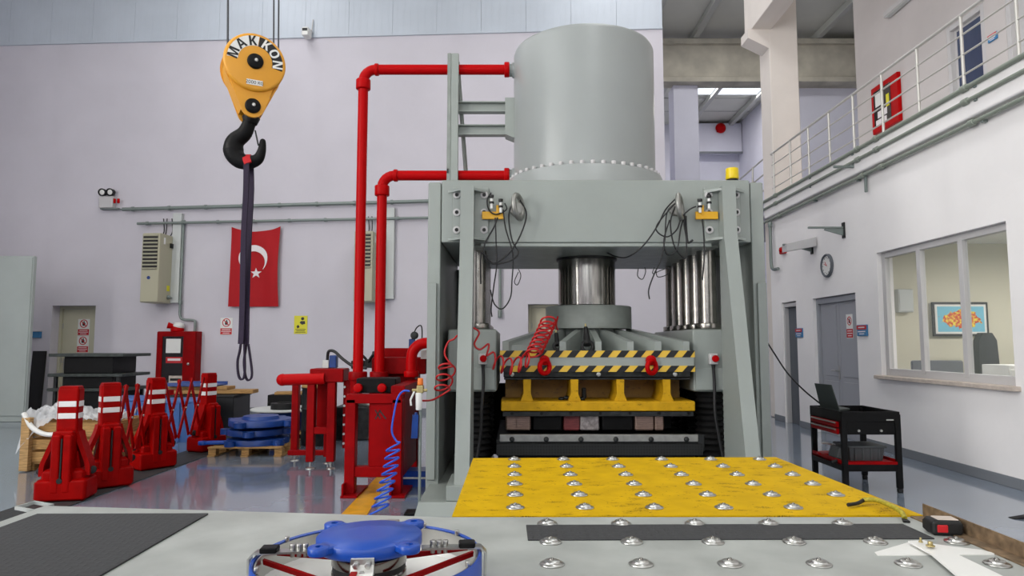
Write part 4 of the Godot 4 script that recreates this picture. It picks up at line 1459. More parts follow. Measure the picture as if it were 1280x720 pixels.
func build_crane_hook() -> void:
	var d := 5.0
	var o := thing("crane_hook_block", "yellow crane hook block with a black hook hanging on steel ropes", "crane hook", Vector3(-1.983, 3.152, -5))
	var c: Vector3 = Vector3(-1.99, 3.561, -5)
	var p2: Vector3 = Vector3(-1.994, 3.227, -5)
	var y: Material = M.hook_yellow
	var turn := Basis(Vector3.UP, 0.5)
	var big := 0.222
	# cheek plates: a disc joined to a taper that ends round the lower pin
	for s in [1.0, -1.0]:
		var b := wb(o)
		b.x = b.x * Transform3D(turn, c)
		var lo := p2 - c
		var pts := []
		for i in 15:
			var a := lerpf(deg_to_rad(8.0), deg_to_rad(-188.0), 0.0) + deg_to_rad(196.0) * i / 14.0
			pts.append(Vector2(cos(a), sin(a)) * (big - 0.012))
		for i in 9:
			var a := deg_to_rad(200.0) + deg_to_rad(140.0) * i / 8.0
			pts.append(Vector2(lo.x, lo.y) + Vector2(cos(a), sin(a)) * 0.085)
		b.prism(pts, s * 0.095 - 0.01, s * 0.095 + 0.01)
		var pl := part(o, "cheek_plate", b, y)
		# round cover
		var cv := wb(o)
		cv.x = cv.x * Transform3D(turn, c)
		cv.lathe([Vector2(0, 0.03), Vector2(big - 0.02, 0.03), Vector2(big - 0.006, 0.026), Vector2(big, 0.014), Vector2(big, 0), Vector2(0, 0)], Vector3(0, 0, s * 0.105), Vector3(0, 0, s), 48)
		part(pl, "round_cover", cv, y)
		for q in [[Vector3.ZERO, 0.135, 0.058], [Vector3(lo.x, lo.y, 0), 0.105, 0.056]]:
			var n := wb(o)
			n.x = n.x * Transform3D(turn, c)
			n.lathe([Vector2(0, 0.022), Vector2(q[2] - 0.012, 0.022), Vector2(q[2], 0.012), Vector2(q[2], 0), Vector2(0, 0)], q[0] + Vector3(0, 0, s * q[1]), Vector3(0, 0, s), 24)
			part(pl, "bearing_cap", n, M.steel_black)
			var k := wb(o)
			k.x = k.x * Transform3D(turn, c)
			k.lathe([Vector2(0, 0.012), Vector2(0.012, 0.01), Vector2(0.015, 0)], q[0] + Vector3(0.004, 0.004, s * (q[1] + 0.022)), Vector3(0, 0, s), 12)
			part(pl, "cap_screw", k, M.zinc)
	# side plate between the cheeks
	var sp := wb(o)
	sp.x = sp.x * Transform3D(turn, c)
	for s in [-1.0, 1.0]:
		sp.band([Vector3(s * 0.2, -0.02, 0), Vector3(s * 0.19, -0.1, 0), Vector3(s * 0.075, -0.35, 0)], Vector3(0, 0, 1), 0.17, 0.012)
	part(o, "side_plate", sp, y)
	var sv := wb(o)
	sv.x = sv.x * Transform3D(turn, c)
	sv.lathe([Vector2(0, -0.05), Vector2(0.19, -0.05), Vector2(0.2, -0.03), Vector2(0.175, 0), Vector2(0.2, 0.03), Vector2(0.19, 0.05), Vector2(0, 0.05)], Vector3.ZERO, Vector3(0, 0, 1), 32)
	part(o, "sheave", sv, M.steel_dark)
	# lettering on the front cover
	var front := part(o, "name_plate", _arc(o, turn, c, 0.122, 0.198, 178.0, 83.0), M.white_paint)
	part(o, "name_plate", _arc(o, turn, c, 0.122, 0.198, 82.0, -12.0), M.tape_black)
	var i := 0
	for ch in "MAKKON":
		var a := deg_to_rad([165.0, 131.0, 99.0, 63.0, 33.0, 1.0][i])
		var rot := turn * Basis(Vector3(0, 0, 1), a - PI / 2)
		var at := c - o.position + turn * Vector3(cos(a) * 0.158, sin(a) * 0.158, 0.1375)
		lettering(o, "letter", ch, 0.1, at, M.tape_black if i < 3 else M.white_paint, rot, true)
		i += 1
	var lp := wb(o)
	lp.x = lp.x * Transform3D(turn, c)
	lp.box(Vector3(0, -0.162, 0.1365), Vector3(0.115, 0.04, 0.003))
	var lab := part(o, "load_plate", lp, M.white_paint)
	lettering(lab, "lettering", "2000 KG", 0.034, c - o.position + turn * Vector3(0, -0.162, 0.139), M.tape_black, turn)
	# shank and hook
	var hk := wb(o)
	var line := curve([Vector3(-1.995, 3.152, -5), Vector3(-2.034, 3.052, -5), Vector3(-2.105, 2.984, -5), Vector3(-2.114, 2.903, -5), Vector3(-2.07, 2.841, -5), Vector3(-1.996, 2.823, -5), Vector3(-1.93, 2.847, -5), Vector3(-1.902, 2.909, -5), Vector3(-1.895, 2.984, -5)], 5)
	# thick at the back of the hook, thin at its tip
	var n := line.size()
	for k in n - 1:
		var f0 := float(k) / (n - 1)
		var f1 := float(k + 1) / (n - 1)
		var r0 := _hook_radius(f0)
		var r1 := _hook_radius(f1)
		hk.cyl(line[k], line[k + 1], r0, r1, 14)
		hk.ball(line[k + 1], r1, 12)
	part(o, "hook", hk, M.steel_black)
	part(o, "shank_nut", wb(o).cyl(Vector3(-1.989, 3.177, -5), Vector3(-1.994, 3.115, -5), 0.065, 0.05, 16, 0.01), M.steel_black)
	part(o, "safety_latch", wb(o).tube([Vector3(-1.944, 3.061, -4.97), Vector3(-1.916, 2.944, -4.97)], 0.006, 6), M.steel_dark)
	# ropes
	for q in [[285, 67, 287.5], [342.5, 62, 344.5], [348.5, 68, 351]]:
		pass
	part(o, "steel_rope", wb(o).cyl(Vector3(-2.186, 3.656, -5), Vector3(-2.304, 7.646, -5), 0.0085, -1.0, 8), M.rope_steel)
	part(o, "steel_rope", wb(o).cyl(Vector3(-1.834, 3.694, -5), Vector3(-1.931, 7.646, -5), 0.0065, -1.0, 8), M.rope_steel)
	part(o, "steel_rope", wb(o).cyl(Vector3(-1.807, 3.67, -5.03), Vector3(-1.896, 7.683, -5.03), 0.0065, -1.0, 8), M.rope_steel)
	# sling in the hook
	var s := thing("lifting_sling", "dark purple fabric lifting sling hanging from the crane hook", "sling", Vector3(-1.961, 1.185, -5))
	var b := wb(s)
	b.band(curve([Vector3(-1.974, 2.797, -4.93), Vector3(-1.995, 2.839, -4.95), Vector3(-2.01, 2.878, -5), Vector3(-2.021, 2.87, -5.06), Vector3(-2.028, 2.826, -5.08)], 4), Vector3(1, 0, 0), 0.055, 0.014)
	part(s, "saddle", b, M.red_cloth)
	var l := 0
	for q in [[Vector3(-1.986, 2.797, -4.93), Vector3(-1.99, 2.583, -4.95), Vector3(-2.004, 2.224, -4.97), Vector3(-2.001, 1.746, -4.98), Vector3(-2.003, 1.45, -4.98), Vector3(-2.022, 1.321, -4.98), Vector3(-2.01, 1.215, -4.98), Vector3(-1.982, 1.192, -4.98), Vector3(-1.967, 1.245, -4.98), Vector3(-1.976, 1.45, -4.98)], [Vector3(-2.012, 2.826, -5.08), Vector3(-1.99, 2.606, -5.05), Vector3(-1.989, 2.233, -5.03), Vector3(-1.976, 1.747, -5), Vector3(-1.972, 1.45, -5), Vector3(-1.983, 1.32, -5), Vector3(-1.967, 1.209, -5), Vector3(-1.94, 1.185, -5), Vector3(-1.921, 1.238, -5), Vector3(-1.955, 1.45, -5)]]:
		var t := wb(s)
		var pts := curve(q, 5)
		t.band(pts.slice(0, 21), Vector3(1, 0, 0.15), 0.042, 0.012)
		part(s, "webbing", t, M.sling_purple)
		var e := wb(s)
		e.band(pts.slice(20), Vector3(0.25, 0, 1), 0.05, 0.012)
		part(s, "loop", e, M.sling_purple)
		l += 1


func _hook_radius(f: float) -> float:
	if f < 0.35:
		return lerpf(0.045, 0.075, f / 0.35)
	return lerpf(0.075, 0.022, (f - 0.35) / 0.65)


func _arc(o: Node3D, turn: Basis, c: Vector3, r0: float, r1: float, a0: float, a1: float) -> B:
	var b := wb(o)
	b.x = b.x * Transform3D(turn, c)
	b.prism(ring_poly(r0, r1, deg_to_rad(a0), deg_to_rad(a1), 14), 0.135, 0.1365)
	return b


# ---- red barriers -------------------------------------------------------------------------------

func make_barrier() -> Node3D:
	var o := thing("barrier_post", "", "barrier")
	var r: Material = M.red_plastic
	part(o, "post", B.new().box(Vector3(0, 0.66, 0), Vector3(0.185, 0.75, 0.14), 0.022), r)
	part(o, "post_cap", B.new().box(Vector3(0, 1.03, 0), Vector3(0.17, 0.03, 0.12), 0.012), r)
	var base := B.new()
	base.box(Vector3(0, 0.1, 0), Vector3(0.44, 0.2, 0.3), 0.03)
	base.box(Vector3(0, 0.225, 0), Vector3(0.37, 0.12, 0.22), 0.035)
	part(o, "base", base, r)
	for s in [-1.0, 1.0]:
		var w := B.new()
		w.band(curve([Vector3(s * 0.09, 0.62, 0), Vector3(s * 0.11, 0.54, 0), Vector3(s * 0.155, 0.42, 0), Vector3(s * 0.19, 0.32, 0), Vector3(s * 0.195, 0.22, 0)], 4), Vector3(0, 0, 1), 0.13, 0.04)
		w.hexa([Vector3(s * 0.08, 0.27, -0.04), Vector3(s * 0.13, 0.27, -0.04), Vector3(s * 0.13, 0.27, 0.04), Vector3(s * 0.08, 0.27, 0.04), Vector3(s * 0.09, 0.44, -0.04), Vector3(s * 0.1, 0.44, -0.04), Vector3(s * 0.1, 0.44, 0.04), Vector3(s * 0.09, 0.44, 0.04)])
		part(o, "side_handle", w, r)
		part(o, "wheel", B.new().cyl(Vector3(s * 0.205, 0.26, -0.03), Vector3(s * 0.225, 0.26, 0.03), 0.035, -1.0, 16, 0.008), M.rubber)
		# bulging front and back with a slot that ends in a keyhole
		var rib := B.new()
		for t in [-1.0, 1.0]:
			rib.box(Vector3(t * 0.047, 0.34, s * 0.1), Vector3(0.084, 0.54, 0.12), 0.022)
		rib.box(Vector3(0, 0.61, s * 0.09), Vector3(0.17, 0.07, 0.07), 0.025)
		part(o, "front_rib", rib, r)
		part(o, "keyhole", B.new().cyl(Vector3(0, 0.19, s * 0.15), Vector3(0, 0.19, s * 0.163), 0.024, -1.0, 14).box(Vector3(0, 0.38, s * 0.14), Vector3(0.012, 0.38, 0.02)), M.rubber)
	for y in [0.88, 0.77]:
		var b := B.new()
		b.box(Vector3(0.0, y, 0.0), Vector3(0.15, 0.052, 0.147), 0.003).box(Vector3(0.0, y, 0.0), Vector3(0.192, 0.052, 0.1), 0.003)
		part(o, "reflective_band", b, M.reflector, "white reflective band")
	return o


func lattice(label: String, z0: float, z1: float, x: float, crosses: int) -> void:
	var o := thing("scissor_lattice", label, "barrier", Vector3(x, 0.1, (z0 + z1) / 2), 0.0, "")
	var w := (z1 - z0) / crosses
	for i in crosses + 1:
		for s in [-1.0, 1.0]:
			var m := z0 + w * i
			var a := m - w / 2 if s < 0 else m + w / 2
			var e := m + w / 2 if s < 0 else m - w / 2
			var b := wb(o)
			b.band([Vector3(x + s * 0.012, 0.28, a), Vector3(x + s * 0.012, 1.0, e)], Vector3(0, 0.3, 1), 0.045, 0.014)
			part(o, "slat", b, M.red_plastic)
	for i in crosses + 1:
		part(o, "rivet", wb(o).cyl(Vector3(x - 0.03, 0.64, z0 + w * i), Vector3(x + 0.03, 0.64, z0 + w * i), 0.014, -1.0, 10, 0.003), M.zinc)


func build_barriers() -> void:
	var p := make_barrier()
	p.set_meta("label", "nearest red plastic barrier post, at the corner of the white table")
	p.set_meta("group", "red barrier posts")
	p.position = Vector3(-4.17, 0.01, -6.42)
	p.rotation.y = 0.2
	copy(p, "second red barrier post, close behind the nearest one", Vector3(-4.13, 0.01, -6.98), 0.75)
	copy(p, "third red barrier post, turned away, between the two scissor lattices", Vector3(-4.2, 0.01, -8.0), 0.95)
	copy(p, "farthest red barrier post, beside the black crate", Vector3(-4.16, 0.01, -9.3), 1.15)
	lattice("red scissor lattice between the second and third barrier post", -7.75, -7.3, -4.22, 2)
	lattice("red scissor lattice between the third and farthest barrier post", -9.0, -8.35, -4.18, 2)


# ---- tool trolley -------------------------------------------------------------------------------

func build_trolley() -> void:
	var o := thing("tool_trolley", "black tool trolley with red drawers and an open top tray", "trolley", Vector3(3.54, 0, -7.05))
	var k: Material = M.steel_black
	var x0 := 3.24
	var x1 := 3.82
	var z0 := -7.4
	var z1 := -6.7
	for x in [x0 + 0.03, x1 - 0.02]:
		for z in [z0 + 0.02, z1 - 0.02]:
			part(o, "leg", wb(o).box(Vector3(x, 0.4, z), Vector3(0.055, 0.72, 0.045), 0.006), k)
			part(o, "caster_foot", wb(o).box(Vector3(x, 0.02, z), Vector3(0.05, 0.04, 0.045), 0.008), M.rubber)
	var tr := wb(o)
	tr.box(Vector3((x0 + x1) / 2, 0.68, (z0 + z1) / 2), Vector3(x1 - x0 - 0.02, 0.012, z1 - z0 - 0.02))
	for x in [x0 + 0.01, x1 - 0.01]:
		tr.box(Vector3(x, 0.735, (z0 + z1) / 2), Vector3(0.02, 0.1, z1 - z0), 0.005)
	for z in [z0 + 0.01, z1 - 0.01]:
		tr.box(Vector3((x0 + x1) / 2, 0.735, z), Vector3(x1 - x0, 0.1, 0.02), 0.005)
	part(o, "top_tray", tr, k)
	part(o, "drawer_box", wb(o).box(Vector3((x0 + x1) / 2, 0.62, (z0 + z1) / 2), Vector3(x1 - x0 - 0.01, 0.12, z1 - z0 - 0.02), 0.006), k)
	part(o, "badge", wb(o).box(Vector3(x1 - 0.1, 0.705, z1 + 0.001), Vector3(0.07, 0.012, 0.003)), M.zinc)
	for q in [[x0 + 0.17, 0.6], [x1 - 0.19, 0.6]]:
		part(o, "latch_button", wb(o).cyl(Vector3(q[0], q[1], z1 - 0.012), Vector3(q[0], q[1], z1 + 0.006), 0.012, -1.0, 12), M.zinc)
	var i := 0
	for y in [0.65, 0.585]:
		var dr := part(o, "drawer", wb(o).box(Vector3(x0 - 0.004, y, (z0 + z1) / 2), Vector3(0.03, 0.056, z1 - z0 - 0.12), 0.006), M.red_dark, "red drawer front")
		part(dr, "drawer_handle", wb(o).box(Vector3(x0 - 0.022, y + 0.018, (z0 + z1) / 2), Vector3(0.016, 0.014, z1 - z0 - 0.16), 0.004), M.steel_bar)
		i += 1
	var sh := wb(o)
	sh.box(Vector3((x0 + x1) / 2, 0.27, (z0 + z1) / 2), Vector3(x1 - x0, 0.02, z1 - z0), 0.004)
	sh.box(Vector3((x0 + x1) / 2, 0.235, z1 - 0.015), Vector3(x1 - x0, 0.06, 0.03), 0.006)
	sh.box(Vector3(x0 + 0.015, 0.235, (z0 + z1) / 2), Vector3(0.03, 0.06, z1 - z0), 0.006)
	part(o, "lower_shelf", sh, k)
	var lip := wb(o)
	lip.box(Vector3((x0 + x1) / 2, 0.285, z1 - 0.006), Vector3(x1 - x0 - 0.06, 0.03, 0.012), 0.003)
	lip.box(Vector3(x0 + 0.006, 0.285, (z0 + z1) / 2), Vector3(0.012, 0.05, z1 - z0 - 0.06), 0.003)
	lip.box(Vector3(x1 - 0.006, 0.285, (z0 + z1) / 2), Vector3(0.012, 0.05, z1 - z0 - 0.06), 0.003)
	lip.box(Vector3((x0 + x1) / 2, 0.283, (z0 + z1) / 2), Vector3(x1 - x0 - 0.05, 0.004, z1 - z0 - 0.05))
	part(o, "shelf_liner", lip, M.red_dark, "red shelf liner")
	# things on the trolley
	var lt := thing("laptop", "dark laptop standing open on the tool trolley, seen from behind", "laptop", Vector3(3.36, 0.69, -7.2))
	var away := Vector3(0.78, 0, -0.62)
	var b0: Vector3 = Vector3(3.264, 0.799, -7.2)
	var b1: Vector3 = Vector3(3.345, 0.782, -6.95)
	var t0: Vector3 = Vector3(3.191, 1.038, -7.15)
	var t1: Vector3 = Vector3(3.25, 1.036, -6.9)
	part(lt, "lid", wb(lt).hexa([b0, b1, b1 + away * 0.012, b0 + away * 0.012, t0, t1, t1 + away * 0.012, t0 + away * 0.012]), M.laptop_grey)
	var dn := Vector3(0, -0.018, 0)
	part(lt, "keyboard_base", wb(lt).hexa([b0 + dn, b1 + dn, b1 + dn + away * 0.23, b0 + dn + away * 0.23, b0, b1, b1 + away * 0.23, b0 + away * 0.23]), M.laptop_grey)
	var bx := thing("parts_box", "grey plastic parts box on the lower shelf of the trolley", "box", Vector3(3.55, 0.285, -6.98))
	var bb := B.new()
	bb.hexa([Vector3(-0.16, 0, -0.13), Vector3(0.16, 0, -0.13), Vector3(0.16, 0, 0.13), Vector3(-0.16, 0, 0.13), Vector3(-0.175, 0.13, -0.15), Vector3(0.175, 0.13, -0.15), Vector3(0.175, 0.13, 0.15), Vector3(-0.175, 0.13, 0.15)])
	part(bx, "body", bb, M.dark_grey_plastic)
	part(bx, "rim", B.new().box(Vector3(0, 0.14, 0), Vector3(0.385, 0.022, 0.335), 0.006), M.dark_grey_plastic)
	for x in [-0.12, -0.04, 0.04, 0.12]:
		part(bx, "stiffener", B.new().box(Vector3(x, 0.07, 0.148), Vector3(0.014, 0.12, 0.016), 0.004), M.dark_grey_plastic)
	var dc := thing("grinder_case", "black handled tool lying at the left of the trolley's lower shelf", "tool", Vector3(3.3, 0.285, -6.93))
	var dm := B.new()
	dm.box(Vector3(0, 0.07, 0), Vector3(0.09, 0.13, 0.2), 0.02, Basis(Vector3(0, 0, 1), -0.3))
	part(dc, "body", dm, M.dark_grey_plastic)
	part(dc, "grip", B.new().tube(curve([Vector3(-0.01, 0.02, 0.08), Vector3(-0.07, 0.0, 0.11), Vector3(-0.12, -0.01, 0.12)], 4), 0.018, 8), M.rubber)
	solo("red_disc", B.new().cyl(Vector3(0, 0, 0), Vector3(0, 0.02, 0), 0.13, -1.0, 28, 0.006), M.red_paint, "round red disc on the trolley's lower shelf behind the tool", "disc", Vector3(3.36, 0.288, -7.22))
	solo("hose_piece", B.new().tube(curve([Vector3(0, 0.0, 0), Vector3(0.06, 0.0, -0.02), Vector3(0.2, -0.04, -0.05), Vector3(0.3, -0.08, -0.06)], 5), 0.012, 8), M.plastic_white, "pale hose lying behind the parts box on the trolley", "hose", Vector3(3.3, 0.395, -7.28))


# ---- fittings of the back wall ------------------------------------------------------------------

func make_heater() -> Node3D:
	var o := thing("wall_heater", "", "heater", Vector3.ZERO, WALL_TURN)
	var w := 0.4
	var h := 1.47
	var dp := 0.52
	part(o, "casing", B.new().box(Vector3(0, h / 2, dp / 2 + 0.03), Vector3(w, h, dp), 0.015), M.heater_beige)
	part(o, "front_panel", B.new().box(Vector3(0, h / 2, dp + 0.03), Vector3(w - 0.02, h - 0.03, 0.02), 0.006), M.heater_beige)
	part(o, "grille_recess", B.new().box(Vector3(-0.01, 1.06, dp + 0.041), Vector3(w - 0.08, 0.74, 0.004)), M.tape_black)
	for k in 10:
		part(o, "louvre", B.new().box(Vector3(-0.01, 0.715 + 0.078 * k, dp + 0.05), Vector3(w - 0.07, 0.032, 0.03), 0.004, Basis(Vector3(1, 0, 0), 0.35)), M.heater_beige)
	part(o, "round_badge", B.new().cyl(Vector3(-0.02, 0.52, dp + 0.04), Vector3(-0.02, 0.52, dp + 0.05), 0.035, -1.0, 18), M.blue_dark)
	part(o, "yellow_sticker", B.new().box(Vector3(w / 2 + 0.002, 0.32, 0.2), Vector3(0.004, 0.12, 0.1)), M.sign_yellow)
	part(o, "white_sticker", B.new().box(Vector3(w / 2 + 0.002, 1.32, 0.4), Vector3(0.004, 0.14, 0.06)), M.white_paint)
	var v := B.new()
	v.tube(curve([Vector3(w / 2, 0.12, 0.1), Vector3(w / 2 + 0.06, 0.12, 0.08), Vector3(w / 2 + 0.14, 0.1, 0.06)], 3), 0.018, 8)
	v.ball(Vector3(w / 2 + 0.02, 0.13, 0.2), 0.045, 12)
	part(o, "gas_pipe", v, M.conduit)
	var wires := B.new()
	for q in [[-0.05, 0.05], [0.03, 0.1], [0.14, 0.05]]:
		wires.tube(curve([Vector3(q[0], h - 0.02, 0.12), Vector3(q[0] + 0.02, h + 0.12, q[1]), Vector3(q[0], h + 0.4, 0.06)], 4), 0.011, 6)
	part(o, "feed_wire", wires, M.cable_black)
	part(o, "fixing_ear", B.new().box(Vector3(-w / 2 - 0.01, 1.25, 0.1), Vector3(0.03, 0.1, 0.2), 0.004).box(Vector3(w / 2 + 0.01, 1.25, 0.1), Vector3(0.03, 0.1, 0.2), 0.004), M.steel_dark)
	return o


func build_heaters() -> void:
	var a := make_heater()
	a.set_meta("label", "beige wall heater with a louvred grille above the red fire cabinet")
	a.set_meta("group", "wall heaters")
	a.position = on_wall(-7.6, 2.32)
	copy(a, "beige wall heater with a louvred grille half hidden behind the red pipes", on_wall(-3.05, 2.32), WALL_TURN)
	for q in [[-7.32, "flat grey vertical duct on the wall beside the left heater", 2.35, 1.95], [-2.62, "flat grey vertical duct on the wall right of the red pipes", 2.42, 1.95]]:
		var d := wall_thing("wall_trunking", q[1], "duct", Vector2(q[0], q[2]), 0.0, "wall trunking")
		part(d, "cover", B.new().box(Vector3(0, q[3] / 2, 0.05), Vector3(0.2, q[3], 0.1), 0.008), M.duct_grey)
		part(d, "end_cap", B.new().box(Vector3(0, 0.0, 0.05), Vector3(0.21, 0.03, 0.11), 0.006), M.duct_grey)


func sign_board(o: Node3D, w: float, h: float) -> void:
	part(o, "board", B.new().box(Vector3(0, 0, 0.004), Vector3(w, h, 0.008), 0.002), M.white_paint)
	var r := w * 0.34
	var c := Vector2(0, h * 0.22)
	var ring := B.new()
	ring.prism(ring_poly(r * 0.8, r, 0, TAU, 28, c), 0.008, 0.0105)
	ring.box(Vector3(c.x, c.y, 0.0102), Vector3(r * 1.7, r * 0.2, 0.002), 0.0, Basis(Vector3(0, 0, 1), -PI / 4))
	part(o, "prohibition_ring", ring, M.sign_red)
	var f := B.new()
	f.prism(disc_poly(r * 0.2, 12, c + Vector2(r * 0.05, r * 0.4)), 0.008, 0.0095)
	f.prism([c + Vector2(-r * 0.3, -r * 0.5), c + Vector2(r * 0.3, -r * 0.5), c + Vector2(r * 0.42, r * 0.1), c + Vector2(r * 0.1, r * 0.22), c + Vector2(-r * 0.35, r * 0.12)], 0.008, 0.0095)
	part(o, "pictogram", f, M.tape_black)
	part(o, "red_panel", B.new().box(Vector3(0, -h * 0.29, 0.0085), Vector3(w * 0.94, h * 0.36, 0.003)), M.sign_red)
	var t := B.new()
	for k in 3:
		var tw: float = w * [0.7, 0.8, 0.55][k]
		t.box(Vector3(0, -h * (0.19 + 0.1 * k), 0.0105), Vector3(tw, h * 0.035, 0.001))
	part(o, "text_line", t, M.white_cloth)


func build_wall_fittings() -> void:
	# long conduits
	for q in [["long grey conduit on the back wall running to the twin-head lamp", -8.55, 4.395, -1.6, 4.5, 0.04], ["thinner grey conduit on the back wall just below the long one", -8.2, 4.075, -1.5, 4.14, 0.03]]:
		var o := wall_thing("wall_conduit", q[0], "pipe", Vector2(q[1], q[2]), 0.12)
		var b := B.new()
		var e := Vector3(q[3] - q[1], q[4] - q[2], 0)
		b.cyl(Vector3.ZERO, e, q[5], -1.0, 12)
		part(o, "tube", b, M.conduit)
		for k in 9:
			var p: Vector3 = e * (0.03 + 0.118 * k)
			part(o, "clip", B.new().pipe(p, p + Vector3(0.05, 0, 0), q[5] + 0.012, q[5] - 0.004, 14).box(p + Vector3(0.025, 0, -0.08), Vector3(0.03, 0.03, 0.08)), M.conduit)
	var fp := wall_thing("gas_pipe", "grey pipe stepping down the wall from the conduit to the red fire cabinet", "pipe", Vector2(-7.19, 4.08), 0.07)
	part(fp, "tube", B.new().tube(curve([Vector3(0, 0, 0), Vector3(0, -0.9, 0), Vector3(0, -1.8, 0), Vector3(0.01, -2.02, 0), Vector3(0.08, -2.1, 0), Vector3(0.28, -2.12, 0), Vector3(0.35, -2.17, 0), Vector3(0.34, -2.45, 0)], 5), 0.028, 10), M.conduit)
	part(fp, "coupling", B.new().cyl(Vector3(0, -0.02, 0), Vector3(0, 0.07, 0), 0.045, -1.0, 12, 0.006).cyl(Vector3(0.34, -2.36, 0), Vector3(0.34, -2.46, 0), 0.042, -1.0, 12, 0.006).cyl(Vector3(0, -1.7, 0), Vector3(0, -1.78, 0), 0.04, -1.0, 12, 0.006), M.conduit)
	# emergency light with two heads
	var em := wall_thing("emergency_light", "twin-head white emergency lamp at the left end of the conduit", "lamp", Vector2(-8.908, 4.417))
	part(em, "housing", B.new().box(Vector3(-0.02, 0.14, 0.08), Vector3(0.32, 0.26, 0.14), 0.015), M.frame_grey)
	for x in [-0.11, 0.07]:
		var hd := part(em, "lamp_head", B.new().lathe([Vector2(0, -0.08), Vector2(0.07, -0.07), Vector2(0.085, 0.02), Vector2(0.085, 0.035), Vector2(0.07, 0.035), Vector2(0.066, 0.02), Vector2(0, 0.02)], Vector3(x, 0.36, 0.13), Vector3(0, -0.15, 1), 22), M.rubber)
		part(hd, "lens", B.new().lathe([Vector2(0, 0.03), Vector2(0.04, 0.027), Vector2(0.068, 0.015), Vector2(0, 0.01)], Vector3(x, 0.36, 0.13), Vector3(0, -0.15, 1), 20), M.plastic_white)
	for x in [0.15, 0.24]:
		part(em, "red_gland", B.new().cyl(Vector3(x, 0.12, 0.1), Vector3(x, 0.22, 0.1), 0.028, -1.0, 12, 0.006), M.red_paint)
	part(em, "bracket", B.new().box(Vector3(0.05, 0.0, 0.06), Vector3(0.42, 0.03, 0.12), 0.004), M.conduit)
	# camera on the wall edge
	var cm := wall_thing("security_camera", "small white security camera high on the wall under the cladding", "camera", Vector2(-4.514, 8.267), 0.0)
	part(cm, "housing", B.new().box(Vector3(0, 0, 0.18), Vector3(0.16, 0.2, 0.24), 0.03), M.white_paint)
	part(cm, "lens_window", B.new().box(Vector3(0, 0.03, 0.302), Vector3(0.11, 0.06, 0.006)), M.tape_black)
	part(cm, "arm", B.new().box(Vector3(0.04, 0.1, 0.05), Vector3(0.05, 0.05, 0.1), 0.006).cyl(Vector3(0.06, 0.1, 0.05), Vector3(0.08, 0.38, 0.03), 0.012), M.frame_grey)
	# flag
	var fl := wall_thing("flag", "red flag with white crescent and star hanging on the back wall", "flag", Vector2(-5.56, 3.99), 0.03)
	var rows := []
	for i in 19:
		var row := []
		for j in 15:
			row.append(_flag_point(-0.55 + 1.1 * j / 14.0, -1.74 * i / 18.0))
		rows.append(row)
	var m := fl
	part(m, "cloth", B.new().sheet(rows), M.red_cloth)
	M.red_cloth.cull_mode = BaseMaterial3D.CULL_DISABLED
	# crescent: between an outer circle and an inner one set towards the star
	var cr := B.new()
	var c := Vector2(-0.04, -0.66)
	var n := 26
	var last := []
	for k in n + 1:
		var a := deg_to_rad(lerpf(-48.0, 228.0, float(k) / n))
		var po := c + Vector2(cos(a), sin(a)) * 0.335
		# the inner edge lies on a smaller circle whose centre is lower
		var ci := c + Vector2(0.0, -0.085)
		var dir := (po - ci).normalized()
		var pi := ci + dir * minf(0.272, po.distance_to(ci))
		var now := [_flag_point(po.x, po.y, 0.012), _flag_point(pi.x, pi.y, 0.012)]
		if k > 0:
			cr.quad(last[0], now[0], now[1], last[1], Vector3(0, 0, 1))
		last = now
	part(m, "crescent", cr, M.white_cloth)
	var sb := B.new()
	var sc := Vector2(0.03, -1.0)
	var sp := []
	for k in 10:
		var a := PI / 2 + TAU * k / 10.0
		var q := sc + Vector2(cos(a), sin(a)) * (0.13 if k % 2 == 0 else 0.052)
		sp.append(_flag_point(q.x, q.y, 0.012))
	var mid := _flag_point(sc.x, sc.y, 0.012)
	for k in 10:
		sb.tri(mid, sp[k], sp[(k + 1) % 10], Vector3(0, 0, 1), Vector3(0, 0, 1), Vector3(0, 0, 1))
	part(m, "star", sb, M.white_cloth)
	# signs
	sign_board(wall_thing("prohibition_sign", "small red and white prohibition sign alone on the wall left of the flag", "sign", Vector2(-6.18, 1.829)), 0.27, 0.37)
	sign_board(thing("prohibition_sign", "upper of the two red and white signs on the beige door", "sign", on_wall(-9.57, 1.82, -0.272), WALL_TURN), 0.27, 0.37)
	sign_board(thing("prohibition_sign", "lower of the two red and white signs on the beige door", "sign", on_wall(-9.57, 1.44, -0.272), WALL_TURN), 0.27, 0.37)
	var ys := wall_thing("warning_sign", "yellow sign with a black figure on the wall right of the flag", "sign", Vector2(-4.543, 1.861))
	part(ys, "board", B.new().box(Vector3(0, 0, 0.004), Vector3(0.29, 0.39, 0.008), 0.002), M.sign_yellow)
	var fg := B.new()
	fg.prism(disc_poly(0.035, 14, Vector2(0.04, 0.13)), 0.008, 0.01)
	fg.prism([Vector2(0.0, 0.08), Vector2(0.09, 0.08), Vector2(0.1, 0.02), Vector2(0.03, 0.0), Vector2(-0.02, 0.04)], 0.008, 0.01)
	fg.prism([Vector2(-0.09, -0.03), Vector2(-0.05, 0.0), Vector2(-0.02, -0.05), Vector2(-0.07, -0.08)], 0.008, 0.01)
	for k in 3:
		fg.box(Vector3(0, -0.1 - 0.03 * k, 0.009), Vector3(0.22 - 0.04 * (k % 2), 0.012, 0.002))
	part(ys, "black_figure", fg, M.tape_black)
	var bs := wall_thing("blue_wall_sign", "blue sign box on the wall beside the tall grey-green partition", "sign", Vector2(-10.49, 1.66))
	part(bs, "board", B.new().box(Vector3(0, 0, 0.02), Vector3(0.34, 0.15, 0.04), 0.006), M.sign_blue)
	part(bs, "rim", B.new().box(Vector3(0, 0.07, 0.03), Vector3(0.35, 0.02, 0.05), 0.004), M.frame_grey)
